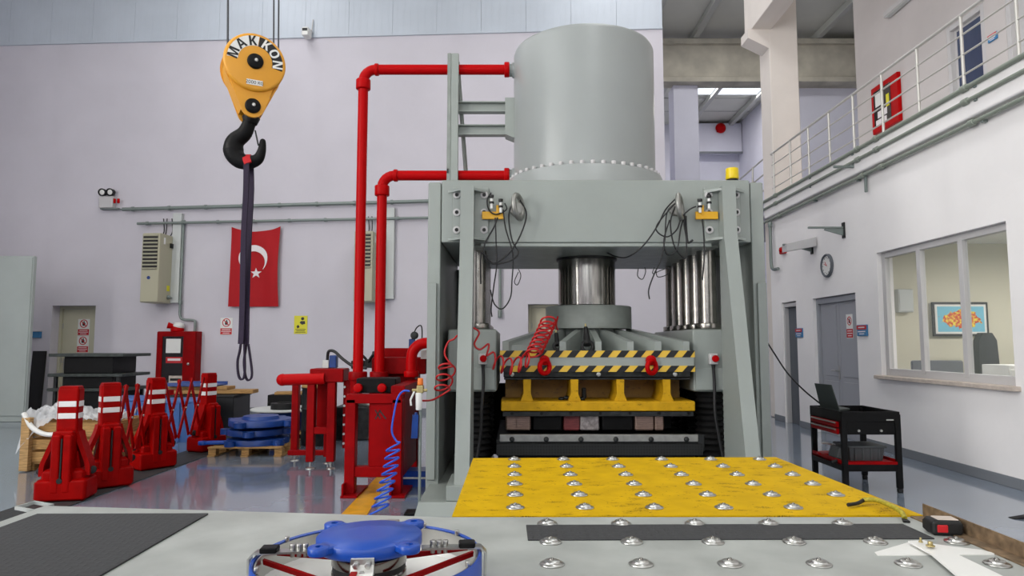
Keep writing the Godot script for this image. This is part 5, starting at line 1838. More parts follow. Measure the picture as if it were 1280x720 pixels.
	# red fire cabinet
	var fc := wall_thing("fire_cabinet", "tall red fire hose cabinet with a glass door under the left heater", "cabinet", Vector2(-7.14, 0.18))
	var w := 0.86
	var h := 1.54
	var dp := 0.24
	part(fc, "body", B.new().box(Vector3(0, h / 2, dp / 2), Vector3(w, h, dp), 0.012), M.red_dark)
	var dr := B.new()
	dr.box(Vector3(-w / 2 + 0.07, h / 2, dp + 0.012), Vector3(0.12, h - 0.03, 0.024), 0.005)
	dr.box(Vector3(w / 2 - 0.14, h / 2, dp + 0.012), Vector3(0.26, h - 0.03, 0.024), 0.005)
	dr.box(Vector3(-0.07, h - 0.06, dp + 0.012), Vector3(0.5, 0.1, 0.023), 0.005)
	dr.box(Vector3(-0.07, 0.16, dp + 0.012), Vector3(0.5, 0.3, 0.023), 0.005)
	var door := part(fc, "door", dr, M.red_dark)
	part(door, "glass", B.new().box(Vector3(-0.07, 0.87, dp + 0.004), Vector3(0.5, 1.15, 0.006)), M.glass_black)
	part(door, "paper_notice", B.new().box(Vector3(-0.06, 1.23, dp + 0.012), Vector3(0.32, 0.3, 0.004)), M.white_paint)
	part(door, "red_label", B.new().box(Vector3(-0.03, 0.93, dp + 0.012), Vector3(0.36, 0.13, 0.004), 0.001), M.sign_red)
	part(door, "label_line", B.new().box(Vector3(-0.03, 0.94, dp + 0.015), Vector3(0.28, 0.05, 0.002)), M.white_cloth)
	part(door, "lower_notice", B.new().box(Vector3(0.02, 0.45, dp + 0.012), Vector3(0.3, 0.3, 0.004)), M.sill_stone)
	part(door, "notice_line", B.new().box(Vector3(0.02, 0.52, dp + 0.015), Vector3(0.24, 0.05, 0.002)).box(Vector3(0.02, 0.41, dp + 0.015), Vector3(0.24, 0.06, 0.002)), M.tape_black)
	part(door, "knob", B.new().cyl(Vector3(w / 2 - 0.14, 0.85, dp + 0.02), Vector3(w / 2 - 0.14, 0.85, dp + 0.05), 0.03, 0.026, 16, 0.006), M.zinc)
	var sr := wall_thing("siren", "red siren with a white top standing on the tall red fire cabinet", "siren", Vector2(-7.2, 1.72), 0.12)
	part(sr, "base", B.new().lathe([Vector2(0, 0), Vector2(0.13, 0), Vector2(0.14, 0.04), Vector2(0.11, 0.1), Vector2(0, 0.11)], Vector3.ZERO, Vector3.UP, 20), M.red_paint)
	part(sr, "dome", B.new().lathe([Vector2(0.11, 0.0), Vector2(0.12, 0.03), Vector2(0.09, 0.09), Vector2(0, 0.11)], Vector3(0.02, 0.09, 0), Vector3(0.2, 1, 0), 20), M.plastic_white)
	part(sr, "horn", B.new().cyl(Vector3(-0.05, 0.1, 0.05), Vector3(-0.16, 0.13, 0.1), 0.05, 0.07, 14), M.red_paint)


func _flag_point(x: float, y: float, off := 0.0) -> Vector3:
	# the top edge sags between its two pinned corners; soft folds fall from them
	var u := x / 0.55
	var sag := -0.11 * (1.0 - u * u) * clampf(1.0 + y / 1.2, 0.0, 1.0)
	var pull := 1.0 - 0.05 * sin(clampf(-y / 1.74, 0, 1) * PI)
	var z := 0.05 + 0.035 * sin(u * 3.3 + y * 1.4) * clampf(-y * 1.6, 0.15, 1.0) + 0.02 * sin(u * 7.0 - y * 2.0)
	return Vector3(x * pull, y + sag, z + off)


# ---- fittings of the office wall ----------------------------------------------------------------

func blue_sign(label: String, at: Vector2, plane := WALL_X, k := 0.85) -> void:
	var o := side_thing("door_sign", label, "sign", at, 0.0, plane, "blue door signs")
	part(o, "board", B.new().box(Vector3(0, 0, 0.012), Vector3(0.32, 0.19, 0.024) * Vector3(k, k, 1), 0.006), M.sign_blue)
	part(o, "top_strip", B.new().box(Vector3(0, 0.05 * k, 0.025), Vector3(0.31 * k, 0.07 * k, 0.004)), M.sign_red)
	part(o, "text_line", B.new().box(Vector3(0, 0.05 * k, 0.0275), Vector3(0.2 * k, 0.018 * k, 0.001)).box(Vector3(0, -0.02 * k, 0.0245), Vector3(0.24 * k, 0.02 * k, 0.001)).box(Vector3(0, -0.06 * k, 0.0245), Vector3(0.16 * k, 0.016 * k, 0.001)), M.white_cloth)


func build_right_fittings() -> void:
	# pipes along the slab edge
	for q in [["uppermost of the three long grey-green pipes along the walkway edge", 4.235, 4.95, 0.027, 13.6], ["middle one of the three long grey-green pipes along the walkway edge", 4.085, 4.95, 0.023, 13.4], ["lowest long pipe, under the white slab edge", 3.85, 5.01, 0.025, 13.6]]:
		var o := thing("long_pipe", q[0], "pipe", Vector3(q[2], q[1], -q[4]))
		part(o, "tube", wb(o).cyl(Vector3(q[2], q[1], -q[4]), Vector3(q[2], q[1], 4.0), q[3], -1.0, 14), M.pipe_green)
		for z in [-12.4, -9.4, -8.9, -7.1]:
			part(o, "joint", wb(o).cyl(Vector3(q[2], q[1], z), Vector3(q[2], q[1], z - 0.09), q[3] + 0.014, -1.0, 14, 0.006), M.pipe_green)
		for z in [-11.0, -9.6, -7.0]:
			part(o, "clamp", wb(o).box(Vector3((q[2] + WALL_X) / 2, q[1] - 0.03, z), Vector3(WALL_X - q[2], 0.03, 0.04), 0.004), M.conduit)
	var sb := thing("pipe_bracket", "grey bracket arm holding the long pipes above the office wall", "bracket", Vector3(5.0, 3.95, -9.6))
	part(sb, "arm", wb(sb).box(Vector3(4.88, 4.02, -9.6), Vector3(0.4, 0.035, 0.04), 0.004), M.conduit)
	part(sb, "leg", wb(sb).box(Vector3(5.03, 3.8, -9.4), Vector3(0.03, 0.4, 0.04), 0.004), M.conduit)
	var dp := thing("drop_pipe", "grey pipe dropping down the wall from the lowest long pipe at the far end", "pipe", Vector3(4.99, 2.85, -12.85))
	part(dp, "tube", wb(dp).tube(curve([Vector3(4.99, 3.8, -12.85), Vector3(4.99, 3.4, -12.85), Vector3(4.99, 3.0, -12.85), Vector3(5.0, 2.88, -12.8), Vector3(5.0, 2.86, -12.55)], 5), 0.03, 10), M.conduit)
	part(dp, "collar", wb(dp).cyl(Vector3(4.99, 3.7, -12.85), Vector3(4.99, 3.79, -12.85), 0.042, -1.0, 12, 0.005), M.conduit)
	var al := side_thing("alarm_box", "small red alarm box on the office wall below the drop pipe", "alarm", Vector2(12.388, 3.184))
	part(al, "body", B.new().box(Vector3(0, 0, 0.035), Vector3(0.2, 0.13, 0.07), 0.012), M.red_paint)
	part(al, "dome", B.new().ball(Vector3(0, 0, 0.07), 0.04, 12), M.red_paint)
	# wall arms
	for q in [["grey wall arm sticking out of the office wall above the clock", 10.15, 3.2, 0.55, false], ["grey wall arm with a long white floodlight at the far end of the office wall", 11.25, 3.1, 0.5, true]]:
		var o := side_thing("wall_bracket", q[0], "bracket", Vector2(q[1], q[2]))
		part(o, "wall_plate", B.new().box(Vector3(0, -0.02, 0.01), Vector3(0.08, 0.24, 0.02), 0.004), M.steel_dark)
		part(o, "arm", B.new().box(Vector3(0, 0.02, q[3] / 2), Vector3(0.035, 0.03, q[3]), 0.004).hexa([Vector3(-0.015, -0.1, 0.02), Vector3(0.015, -0.1, 0.02), Vector3(0.015, -0.02, 0.3), Vector3(-0.015, -0.02, 0.3), Vector3(-0.015, 0.0, 0.02), Vector3(0.015, 0.0, 0.02), Vector3(0.015, 0.0, 0.3), Vector3(-0.015, 0.0, 0.3)]), M.conduit)
		if q[4]:
			part(o, "floodlight", B.new().hexa([Vector3(0.05, -0.03, 0.02), Vector3(0.2, -0.03, 0.02), Vector3(0.1, -0.1, 0.47), Vector3(-0.1, -0.1, 0.47), Vector3(0.05, 0.12, 0.02), Vector3(0.2, 0.12, 0.02), Vector3(0.1, 0.02, 0.47), Vector3(-0.1, 0.02, 0.47)]), M.frame_grey)
	# clock
	var ck := side_thing("wall_clock", "round white wall clock with a grey rim on the office wall", "clock", Vector2(10.715, 2.704))
	part(ck, "rim", B.new().lathe([Vector2(0.15, 0), Vector2(0.19, 0), Vector2(0.19, 0.03), Vector2(0.175, 0.045), Vector2(0.16, 0.04), Vector2(0.155, 0.025), Vector2(0.15, 0)], Vector3.ZERO, Vector3(0, 0, 1), 36), M.sofa_grey)
	part(ck, "dial", B.new().cyl(Vector3(0, 0, 0), Vector3(0, 0, 0.022), 0.157, -1.0, 32), M.white_paint)
	for k in 12:
		var a := TAU * k / 12.0
		part(ck, "hour_mark", B.new().box(Vector3(sin(a) * 0.13, cos(a) * 0.13, 0.024), Vector3(0.008, 0.024, 0.003), 0.0, Basis(Vector3(0, 0, 1), -a)), M.tape_black)
	part(ck, "hand", B.new().box(Vector3(-0.025, 0.03, 0.026), Vector3(0.011, 0.09, 0.003), 0.0, Basis(Vector3(0, 0, 1), 0.7)).box(Vector3(-0.03, 0.012, 0.028), Vector3(0.008, 0.12, 0.003), 0.0, Basis(Vector3(0, 0, 1), 1.2)), M.sign_red)
	# signs
	blue_sign("blue and red door sign between the grey double door and the office window", Vector2(9.718, 1.646))
	blue_sign("blue and red door sign left of the grey double door", Vector2(11.855, 1.646))
	sign_board(side_thing("prohibition_sign", "tall red and white sign on the grey double door", "sign", Vector2(10.27, 1.72), -0.09), 0.2, 0.37)
	# things in the office
	var mp := thing("framed_map", "framed coloured map on the far wall of the office", "picture", Vector3(6.411, 1.804, -9.62))
	part(mp, "picture_frame", B.new().box(Vector3(0, 0, 0), Vector3(0.8, 0.49, 0.03), 0.006), M.tape_black)
	part(mp, "mount", B.new().box(Vector3(0, 0, 0.016), Vector3(0.73, 0.42, 0.004)), M.white_paint)
	var q := QuadMesh.new()
	q.size = Vector2(0.7, 0.39)
	var print_ := part_mesh(mp, "map_sheet", q, M.map_print)
	print_.position.z = 0.0195
	var pn := thing("distribution_panel", "pale grey panel box on the office wall at the left of the window", "panel", Vector3(5.611, 2.066, -9.6))
	part(pn, "body", B.new().box(Vector3(0, 0, 0), Vector3(0.22, 0.33, 0.1), 0.01), M.duct_grey)
	part(pn, "door", B.new().box(Vector3(0, 0, 0.052), Vector3(0.19, 0.3, 0.01), 0.004), M.duct_grey)
	var ch := thing("office_chair", "black high-backed office chair behind the office window", "chair", Vector3(6.4, 0, -9.12))
	var cb := B.new()
	cb.prism([Vector2(-0.12, 0.7), Vector2(0.12, 0.7), Vector2(0.14, 1.1), Vector2(0.12, 1.5), Vector2(0.06, 1.6), Vector2(-0.06, 1.6), Vector2(-0.12, 1.5), Vector2(-0.14, 1.1)], -0.06, 0.06)
	part(ch, "backrest", cb, M.rubber)
	part(ch, "seat", B.new().box(Vector3(0, 0.5, -0.2), Vector3(0.5, 0.1, 0.48), 0.03), M.rubber)
	var cl := B.new()
	cl.cyl(Vector3(0, 0.08, -0.2), Vector3(0, 0.46, -0.2), 0.03)
	cl.box(Vector3(0, 0.6, 0.0), Vector3(0.08, 0.24, 0.03))
	for k in 5:
		var a := TAU * k / 5.0
		cl.tube([Vector3(0, 0.1, -0.2), Vector3(cos(a) * 0.3, 0.06, -0.2 + sin(a) * 0.3)], 0.02, 6)
		cl.ball(Vector3(cos(a) * 0.3, 0.035, -0.2 + sin(a) * 0.3), 0.035, 10)
	part(ch, "base", cl, M.steel_black)
	var cb2 := thing("white_cabinet", "low white office cabinets under the window at its right end", "cabinet", Vector3(6.25, 0, -8.2))
	part(cb2, "body", B.new().box(Vector3(0.25, 0.6, 0), Vector3(1.3, 1.2, 0.45), 0.008), M.white_paint)
	for x in [-0.25, 0.05, 0.5]:
		var d := part(cb2, "door", B.new().box(Vector3(x + 0.02, 0.6, 0.23), Vector3(0.29, 1.1, 0.02), 0.005), M.white_paint)
		part(d, "handle", B.new().box(Vector3(x + 0.12, 1.02, 0.246), Vector3(0.015, 0.09, 0.014), 0.003), M.steel_dark)
	var dk := thing("desk_screen", "grey rounded desk screen behind the left part of the office window", "screen", Vector3(5.72, 0, -9.1))
	part(dk, "panel", B.new().box(Vector3(0, 1.13, 0), Vector3(0.7, 0.2, 0.05), 0.02), M.sofa_grey)
	part(dk, "desk_top", B.new().box(Vector3(0, 0.75, 0.25), Vector3(0.75, 0.03, 0.55), 0.006), M.frame_grey)
	for x in [-0.33, 0.33]:
		part(dk, "support", B.new().box(Vector3(x, 0.5, 0), Vector3(0.04, 1.06, 0.04)), M.sofa_grey)
		part(dk, "desk_leg", B.new().box(Vector3(x, 0.37, 0.48), Vector3(0.04, 0.74, 0.04)), M.sofa_grey)
	solo("brown_bag", B.new().box(Vector3(0, 0.08, 0), Vector3(0.2, 0.16, 0.12), 0.04), M.rust_angle, "small brown bag by the grey desk screen in the office", "bag", Vector3(5.85, 0.765, -8.8))
	# the floor piece at the right edge
	solo("door_wedge", B.new().hexa([Vector3(-0.1, 0, -0.03), Vector3(0.1, 0, -0.03), Vector3(0.1, 0, 0.03), Vector3(-0.1, 0, 0.03), Vector3(-0.09, 0.005, -0.03), Vector3(0.1, 0.035, -0.03), Vector3(0.1, 0.035, 0.03), Vector3(-0.09, 0.005, 0.03)]), M.rubber, "small dark wedge lying on the floor at the right edge", "wedge", Vector3(4.258, 0, -5.747))


func build_upper_fittings() -> void:
	# railing of the walkway
	var o := thing("walkway_railing", "steel railing with four rails along the upper walkway", "railing", Vector3(WALL_X, 4.25, -9.0))
	for d in [12.78, 12.0, 11.25, 10.5, 9.74, 8.96, 8.15, 7.32, 6.5, 5.7, 4.9]:
		part(o, "post", wb(o).cyl(Vector3(WALL_X, 4.22, -d), Vector3(WALL_X, 5.14, -d), 0.018, -1.0, 12), M.rail_steel)
		part(o, "post_foot", wb(o).cyl(Vector3(WALL_X, 4.245, -d), Vector3(WALL_X, 4.265, -d), 0.05, -1.0, 14, 0.004), M.rail_steel)
	for q in [[5.15, 0.02], [4.92, 0.011], [4.69, 0.011], [4.46, 0.011]]:
		part(o, "rail", wb(o).cyl(Vector3(WALL_X, q[0], -12.86), Vector3(WALL_X, q[0], -3.0), q[1], -1.0, 12), M.rail_steel)
	part(o, "rail_end", wb(o).ball(Vector3(WALL_X, 5.15, -12.86), 0.035, 12), M.rail_steel)
	# second railing beyond, at the stairs
	var s := thing("stair_railing", "short piece of stair railing left of the concrete column", "railing", Vector3(5.563, 5.345, -15))
	for y in [0.0, 0.35, 0.7]:
		part(s, "rail", wb(s).cyl(Vector3(5.522, 5.427, -16) - Vector3(0, y, 0), Vector3(5.584, 5.548, -14.6) - Vector3(0, y, 0), 0.02, -1.0, 8), M.rail_steel)
	part(s, "post", wb(s).cyl(Vector3(5.549, 5.51, -15.2), Vector3(Vector3(5.498, 3.816, -15.2).x, 4.25, -15.2), 0.022, -1.0, 8), M.rail_steel)
	# upper fire cabinet
	var fc := side_thing("upper_fire_cabinet", "red framed fire hose cabinet on the upper wall behind the railing", "cabinet", Vector2(11.62, 5.26), 0.0, UPPER_X)
	part(fc, "body", B.new().box(Vector3(0, 0.43, 0.035), Vector3(0.84, 0.86, 0.07), 0.01), M.red_paint)
	part(fc, "glass", B.new().box(Vector3(-0.06, 0.43, 0.073), Vector3(0.54, 0.66, 0.006)), M.glass_black)
	part(fc, "paper_notice", B.new().box(Vector3(-0.14, 0.58, 0.078), Vector3(0.26, 0.24, 0.004)), M.white_paint)
	part(fc, "yellow_label", B.new().box(Vector3(0.12, 0.47, 0.078), Vector3(0.09, 0.22, 0.004)), M.sign_yellow)
	part(fc, "red_label", B.new().box(Vector3(-0.06, 0.3, 0.078), Vector3(0.3, 0.12, 0.004)).box(Vector3(-0.1, 0.17, 0.078), Vector3(0.34, 0.09, 0.004)), M.white_cloth)
	blue_sign("blue door sign on the upper wall beside the dark glass door", Vector2(9.0, 5.69), UPPER_X, 0.55)
	var tl := side_thing("tube_lamp", "long slim lamp housing high on the upper wall", "lamp", Vector2(10.3, 7.24), 0.0, UPPER_X)
	part(tl, "housing", B.new().box(Vector3(0, 0, 0.06), Vector3(2.3, 0.1, 0.12), 0.015), M.frame_grey)
	part(tl, "diffuser", B.new().box(Vector3(0, -0.055, 0.06), Vector3(2.2, 0.02, 0.09), 0.008), M.duct_grey)


# ---- goods on the floor at the left -------------------------------------------------------------

func flange_casting(label: String, r: float, at: Vector3, yaw: float) -> Node3D:
	var o := thing("blue_casting", label, "casting", at, yaw, "stacked blue castings")
	var b := B.new()
	b.lathe([Vector2(0, 0), Vector2(r, 0), Vector2(r, 0.06), Vector2(r - 0.01, 0.075), Vector2(r * 0.6, 0.08), Vector2(r * 0.55, 0.12), Vector2(0, 0.12)], Vector3.ZERO, Vector3.UP, 36)
	part(o, "plate", b, M.blue_dark)
	for k in 4:
		var a := PI / 4 + PI / 2 * k
		var p := Vector3(cos(a), 0, sin(a)) * (r + 0.02)
		part(o, "ear", B.new().pipe(p, p + Vector3(0, 0.07, 0), 0.075, 0.028, 18), M.blue_dark)
	return o


func pallet(label: String, at: Vector3, w: float, d: float, yaw := 0.0) -> Node3D:
	var o := thing("wooden_pallet", label, "pallet", at, yaw)
	for k in 5:
		part(o, "board", B.new().box(Vector3(0, 0.115, -d / 2 + 0.05 + (d - 0.1) * k / 4.0), Vector3(w, 0.02, 0.1), 0.003), M.timber)
	for x in [-0.45, 0.0, 0.45]:
		for z in [-0.4, 0.0, 0.4]:
			part(o, "block", B.new().box(Vector3(x * w, 0.06, z * d), Vector3(0.1, 0.085, 0.1), 0.004), M.timber)
		part(o, "runner", B.new().box(Vector3(x * w, 0.009, 0), Vector3(0.1, 0.018, d), 0.003), M.timber)
	return o


func build_goods() -> void:
	# tall grey panel at the left edge
	var pn := thing("tall_partition", "tall plain grey-green steel partition standing at the left edge of the picture", "partition", Vector3(-10.0, 0, -12.9))
	part(pn, "body", wb(pn).box(Vector3(-10.05, 1.56, -12.74), Vector3(1.92, 3.12, 0.08), 0.01), M.cabinet_grey)
	part(pn, "door", wb(pn).box(Vector3(-9.58, 1.6, -12.69), Vector3(0.94, 2.98, 0.02), 0.006), M.cabinet_grey)
	part(pn, "door", wb(pn).box(Vector3(-10.54, 1.6, -12.69), Vector3(0.94, 2.98, 0.02), 0.006), M.cabinet_grey)
	var lb := solo("leaning_board", B.new().box(Vector3(0, 0.65, 0), Vector3(0.3, 1.3, 0.04), 0.004), M.tape_black, "dark board leaning in the gap between the tall grey-green partition and the door", "board", on_wall(-10.25, 0.0, 0.2), WALL_TURN)
	lb.rotation.x = -0.06
	# wooden crate with film
	var c := thing("wooden_crate", "open wooden crate with slatted sides behind the nearest barrier posts", "crate", Vector3(-5.12, 0, -8.2))
	var x0 := -5.6
	var x1 := -4.62
	var z0 := -8.6
	var z1 := -7.86
	for x in [x0 + 0.05, x1 - 0.05]:
		for z in [z0 - 0.06, z1 + 0.06]:
			part(c, "corner_post", wb(c).box(Vector3(x, 0.31, z), Vector3(0.1, 0.6, 0.07), 0.005), M.timber_pale)
	for y in [0.16, 0.3, 0.47]:
		var hh := 0.11 if y < 0.4 else 0.16
		part(c, "board", wb(c).box(Vector3((x0 + x1) / 2, y, z1 + 0.012), Vector3(x1 - x0 - 0.06, hh, 0.022), 0.004), M.timber)
		part(c, "board", wb(c).box(Vector3((x0 + x1) / 2, y, z0 - 0.012), Vector3(x1 - x0 - 0.06, hh, 0.022), 0.004), M.timber)
		part(c, "board", wb(c).box(Vector3(x0 - 0.012, y, (z0 + z1) / 2), Vector3(0.022, hh, z1 - z0), 0.004), M.timber)
		part(c, "board", wb(c).box(Vector3(x1 + 0.012, y, (z0 + z1) / 2), Vector3(0.022, hh, z1 - z0), 0.004), M.timber)
	part(c, "floor_board", wb(c).box(Vector3((x0 + x1) / 2, 0.09, (z0 + z1) / 2), Vector3(x1 - x0, 0.03, z1 - z0), 0.004), M.timber)
	for x in [x0 + 0.06, (x0 + x1) / 2, x1 - 0.06]:
		part(c, "skid", wb(c).box(Vector3(x, 0.037, (z0 + z1) / 2), Vector3(0.1, 0.07, z1 - z0), 0.004), M.timber)
	# crumpled film: a lumpy sheet over the crate whose near left corner hangs down
	var n := FastNoiseLite.new()
	n.seed = 4
	n.frequency = 1.6
	n.fractal_octaves = 4
	var rows := []
	for i in 34:
		var row := []
		for j in 44:
			var u := j / 43.0
			var v := i / 33.0
			var x := lerpf(x0 - 0.04, x1 - 0.02, u)
			var z := lerpf(z0 + 0.05, z1 + 0.1, v)
			var y := 0.6 + 0.1 * sin(v * PI) * (0.5 + 0.6 * sin(u * 5.0 + 0.6)) + 0.1 * n.get_noise_2d(x * 3.0, z * 3.0) + 0.05 * n.get_noise_2d(x * 11.0, z * 11.0)
			if v > 0.82:
				var f := (v - 0.82) / 0.18
				y = lerpf(y, 0.6 - 0.4 * pow(maxf(0.0, 0.42 - u) / 0.42, 1.5) + 0.05 * n.get_noise_2d(x * 9.0, 3.0), f)
				z = maxf(z, z1 + 0.03 + 0.03 * n.get_noise_2d(x * 8.0, v * 5.0)) if f > 0.3 else z
			row.append(Vector3(x, y, z))
		rows.append(row)
	var film := wb(c)
	var fl := thing("plastic_film", "crumpled translucent white plastic film heaped on the wooden crate", "film", Vector3(-5.12, 0.6, -8.2))
	part(fl, "sheet", wb(fl).sheet(rows), M.wrap_film)
	part(fl, "rolled_edge", wb(fl).tube(curve([Vector3(-5.6, 0.66, -7.8), Vector3(-5.48, 0.5, -7.78), Vector3(-5.3, 0.42, -7.78), Vector3(-5.1, 0.45, -7.8), Vector3(-4.98, 0.52, -7.82)], 6), 0.028, 8), M.plastic_white)
	# dark steel stands, stacked three high
	var y := 0.0
	for q in [["bottom dark steel stand of the stack beside the beige door", 0.72, 0.98, true], ["middle dark steel stand of the stack beside the beige door", 0.24, 0.84, false], ["topmost dark steel stand of the stack beside the beige door", 0.33, 0.82, false]]:
		var s := thing("steel_stand", q[0], "stand", Vector3(-7.05, y, -11.6), 0.0, "stacked steel stands")
		var hh: float = q[1]
		part(s, "body", B.new().box(Vector3(0, hh / 2 - 0.02, 0), Vector3(q[2] - (0.1 if q[3] else 0.0), hh - 0.04, 0.7), 0.01), M.steel_black)
		part(s, "top_plate", B.new().box(Vector3(0, hh - 0.025, 0), Vector3(1.24, 0.05, 0.86), 0.006), M.stand_plate)
		for x in [-0.52, 0.52]:
			for z in [-0.36, 0.36]:
				if q[3] or (hh < 0.3 and z > 0.0):
					part(s, "leg", B.new().box(Vector3(x, (hh - 0.05) / 2, z), Vector3(0.05, hh - 0.05, 0.05), 0.004), M.steel_dark)
		if q[3]:
			for x in [-0.3, -0.15]:
				part(s, "bar", B.new().box(Vector3(x, 0.3, 0.37), Vector3(0.03, 0.55, 0.03), 0.004), M.steel_bar)
		y += hh
	# blue plastic bins behind the lattice
	for q in [["light blue plastic bin behind the red scissor lattice, nearer one", Vector3(-5.0, 0, -10.3), 0.25], ["light blue plastic bin half hidden behind the third barrier post", Vector3(-5.95, 0, -10.7), -0.1]]:
		var b := thing("plastic_bin", q[0], "bin", q[1], q[2], "light blue bins")
		b.position.y = 0.0
		var bb := B.new()
		bb.hexa([Vector3(-0.3, 0, -0.22), Vector3(0.3, 0, -0.22), Vector3(0.3, 0, 0.22), Vector3(-0.3, 0, 0.22), Vector3(-0.36, 0.6, -0.26), Vector3(0.36, 0.6, -0.26), Vector3(0.36, 0.6, 0.26), Vector3(-0.36, 0.6, 0.26)])
		part(b, "body", bb, M.blue_plastic)
		part(b, "rim", B.new().box(Vector3(0, 0.6, 0), Vector3(0.76, 0.05, 0.56), 0.012), M.blue_plastic)
		for x in [-0.2, 0.0, 0.2]:
			part(b, "stiffener", B.new().hexa([Vector3(x - 0.02, 0.02, 0.22), Vector3(x + 0.02, 0.02, 0.22), Vector3(x + 0.02, 0.02, 0.245), Vector3(x - 0.02, 0.02, 0.245), Vector3(x - 0.02, 0.58, 0.255), Vector3(x + 0.02, 0.58, 0.255), Vector3(x + 0.02, 0.58, 0.28), Vector3(x - 0.02, 0.58, 0.28)]), M.blue_plastic)
	# black crate with boards and a blue tray on it
	var k := thing("black_crate", "large black crate against the back wall behind the farthest barrier post", "crate", Vector3(-4.95, 0, -11.2))
	part(k, "body", B.new().box(Vector3(0, 0.3, 0), Vector3(1.0, 0.6, 0.7), 0.015), M.tape_black)
	part(k, "lid", B.new().box(Vector3(0, 0.615, 0), Vector3(1.04, 0.04, 0.74), 0.01), M.rubber)
	for q in [["lower loose timber board on the black crate, sticking out at the right", 1.25, Vector3(-4.85, 0.645, -11.15), 0.06, 0.06], ["upper loose timber board on the black crate", 1.05, Vector3(-5.15, 0.71, -11.2), -0.05, 0.05]]:
		solo("loose_board", B.new().box(Vector3(0, q[4] / 2, 0), Vector3(q[1], q[4], 0.3), 0.005), M.timber, q[0], "board", q[2], q[3])
	var tr := thing("blue_tray", "flat dark blue tray on top of the boards on the black crate", "tray", Vector3(-5.2, 0.765, -11.2))
	part(tr, "base", B.new().box(Vector3(0, 0.012, 0), Vector3(0.8, 0.024, 0.5), 0.005), M.blue_dark)
	part(tr, "rim", B.new().box(Vector3(0, 0.04, 0.24), Vector3(0.8, 0.04, 0.02), 0.004).box(Vector3(0, 0.04, -0.24), Vector3(0.8, 0.04, 0.02), 0.004), M.blue_dark)
	# pallet with blue castings
	pallet("wooden pallet under the stack of blue castings", Vector3(-3.45, 0, -9.2), 0.95, 0.8)
	var low := flange_casting("lowest blue casting of the stack on the wooden pallet", 0.4, Vector3(-3.42, 0.126, -9.2), 0.2)
	flange_casting("middle blue casting of the stack on the wooden pallet", 0.37, Vector3(-3.45, 0.246, -9.2), 0.9)
	flange_casting("topmost blue casting of the stack on the wooden pallet", 0.41, Vector3(-3.4, 0.366, -9.22), 0.5)
	part(low, "flat_lever", B.new().box(Vector3(-0.5, 0.03, 0.12), Vector3(0.34, 0.05, 0.09), 0.015).cyl(Vector3(-0.67, 0.005, 0.12), Vector3(-0.67, 0.055, 0.12), 0.06, -1.0, 16, 0.008), M.blue_paint)
	# second pallet further back with a grey plate and black ring
	pallet("second wooden pallet, farther back behind the red stand", Vector3(-3.5, 0, -10.6), 1.2, 0.9)
	var gp := thing("grey_plate", "pale grey round-edged plate on the farther pallet", "plate", Vector3(-3.55, 0.126, -10.6))
	part(gp, "plate", B.new().cyl(Vector3(0, 0.3, 0), Vector3(0, 0.33, 0), 0.5, -1.0, 30, 0.008), M.duct_grey)
	part(gp, "hub", B.new().cyl(Vector3(0, 0, 0), Vector3(0, 0.3, 0), 0.3, 0.36, 24), M.blue_dark)
	solo("black_ring", B.new().pipe(Vector3(0, 0, 0), Vector3(0, 0.09, 0), 0.2, 0.12, 30), M.rubber, "black rubber ring lying on the pale grey plate", "ring", Vector3(-3.5, 0.458, -10.45))
	solo("cardboard_piece", B.new().box(Vector3(0, 0.02, 0), Vector3(0.45, 0.04, 0.3), 0.004), M.timber, "piece of brown board behind the black rubber ring", "board", Vector3(-3.7, 0.62, -11.3), 0.2)
	solo("board_support", B.new().box(Vector3(0, 0.31, 0), Vector3(0.6, 0.62, 0.4), 0.01), M.steel_black, "dark box under the piece of brown board", "box", Vector3(-3.7, 0, -11.3), 0.0)
	var dr := thing("steel_drum", "dark steel drum with a wooden lid behind the red manifold", "drum", Vector3(-2.82, 0, -9.9))
	part(dr, "body", B.new().lathe([Vector2(0, 0), Vector2(0.23, 0), Vector2(0.235, 0.2), Vector2(0.25, 0.22), Vector2(0.235, 0.24), Vector2(0.235, 0.5), Vector2(0.25, 0.52), Vector2(0.235, 0.54), Vector2(0.235, 0.8), Vector2(0.25, 0.82), Vector2(0, 0.82)], Vector3.ZERO, Vector3.UP, 28), M.steel_dark)
	part(dr, "lid", B.new().cyl(Vector3(0, 0.82, 0), Vector3(0, 0.86, 0), 0.24, -1.0, 24, 0.005), M.timber)
	# dark goods behind the red stand, near the wall
	var gx := thing("dark_machine_part", "dark machined block with pale bolts behind the red stand", "machine part", Vector3(-2.2, 0, -10.6))
	part(gx, "block", B.new().box(Vector3(0, 0.25, 0), Vector3(1.0, 0.5, 0.6), 0.02), M.steel_dark)
	part(gx, "flange", B.new().cyl(Vector3(0.1, 0.5, 0), Vector3(0.1, 0.56, 0), 0.3, -1.0, 28, 0.01), M.steel_bar)


# ---- the blue wheel on the table ----------------------------------------------------------------

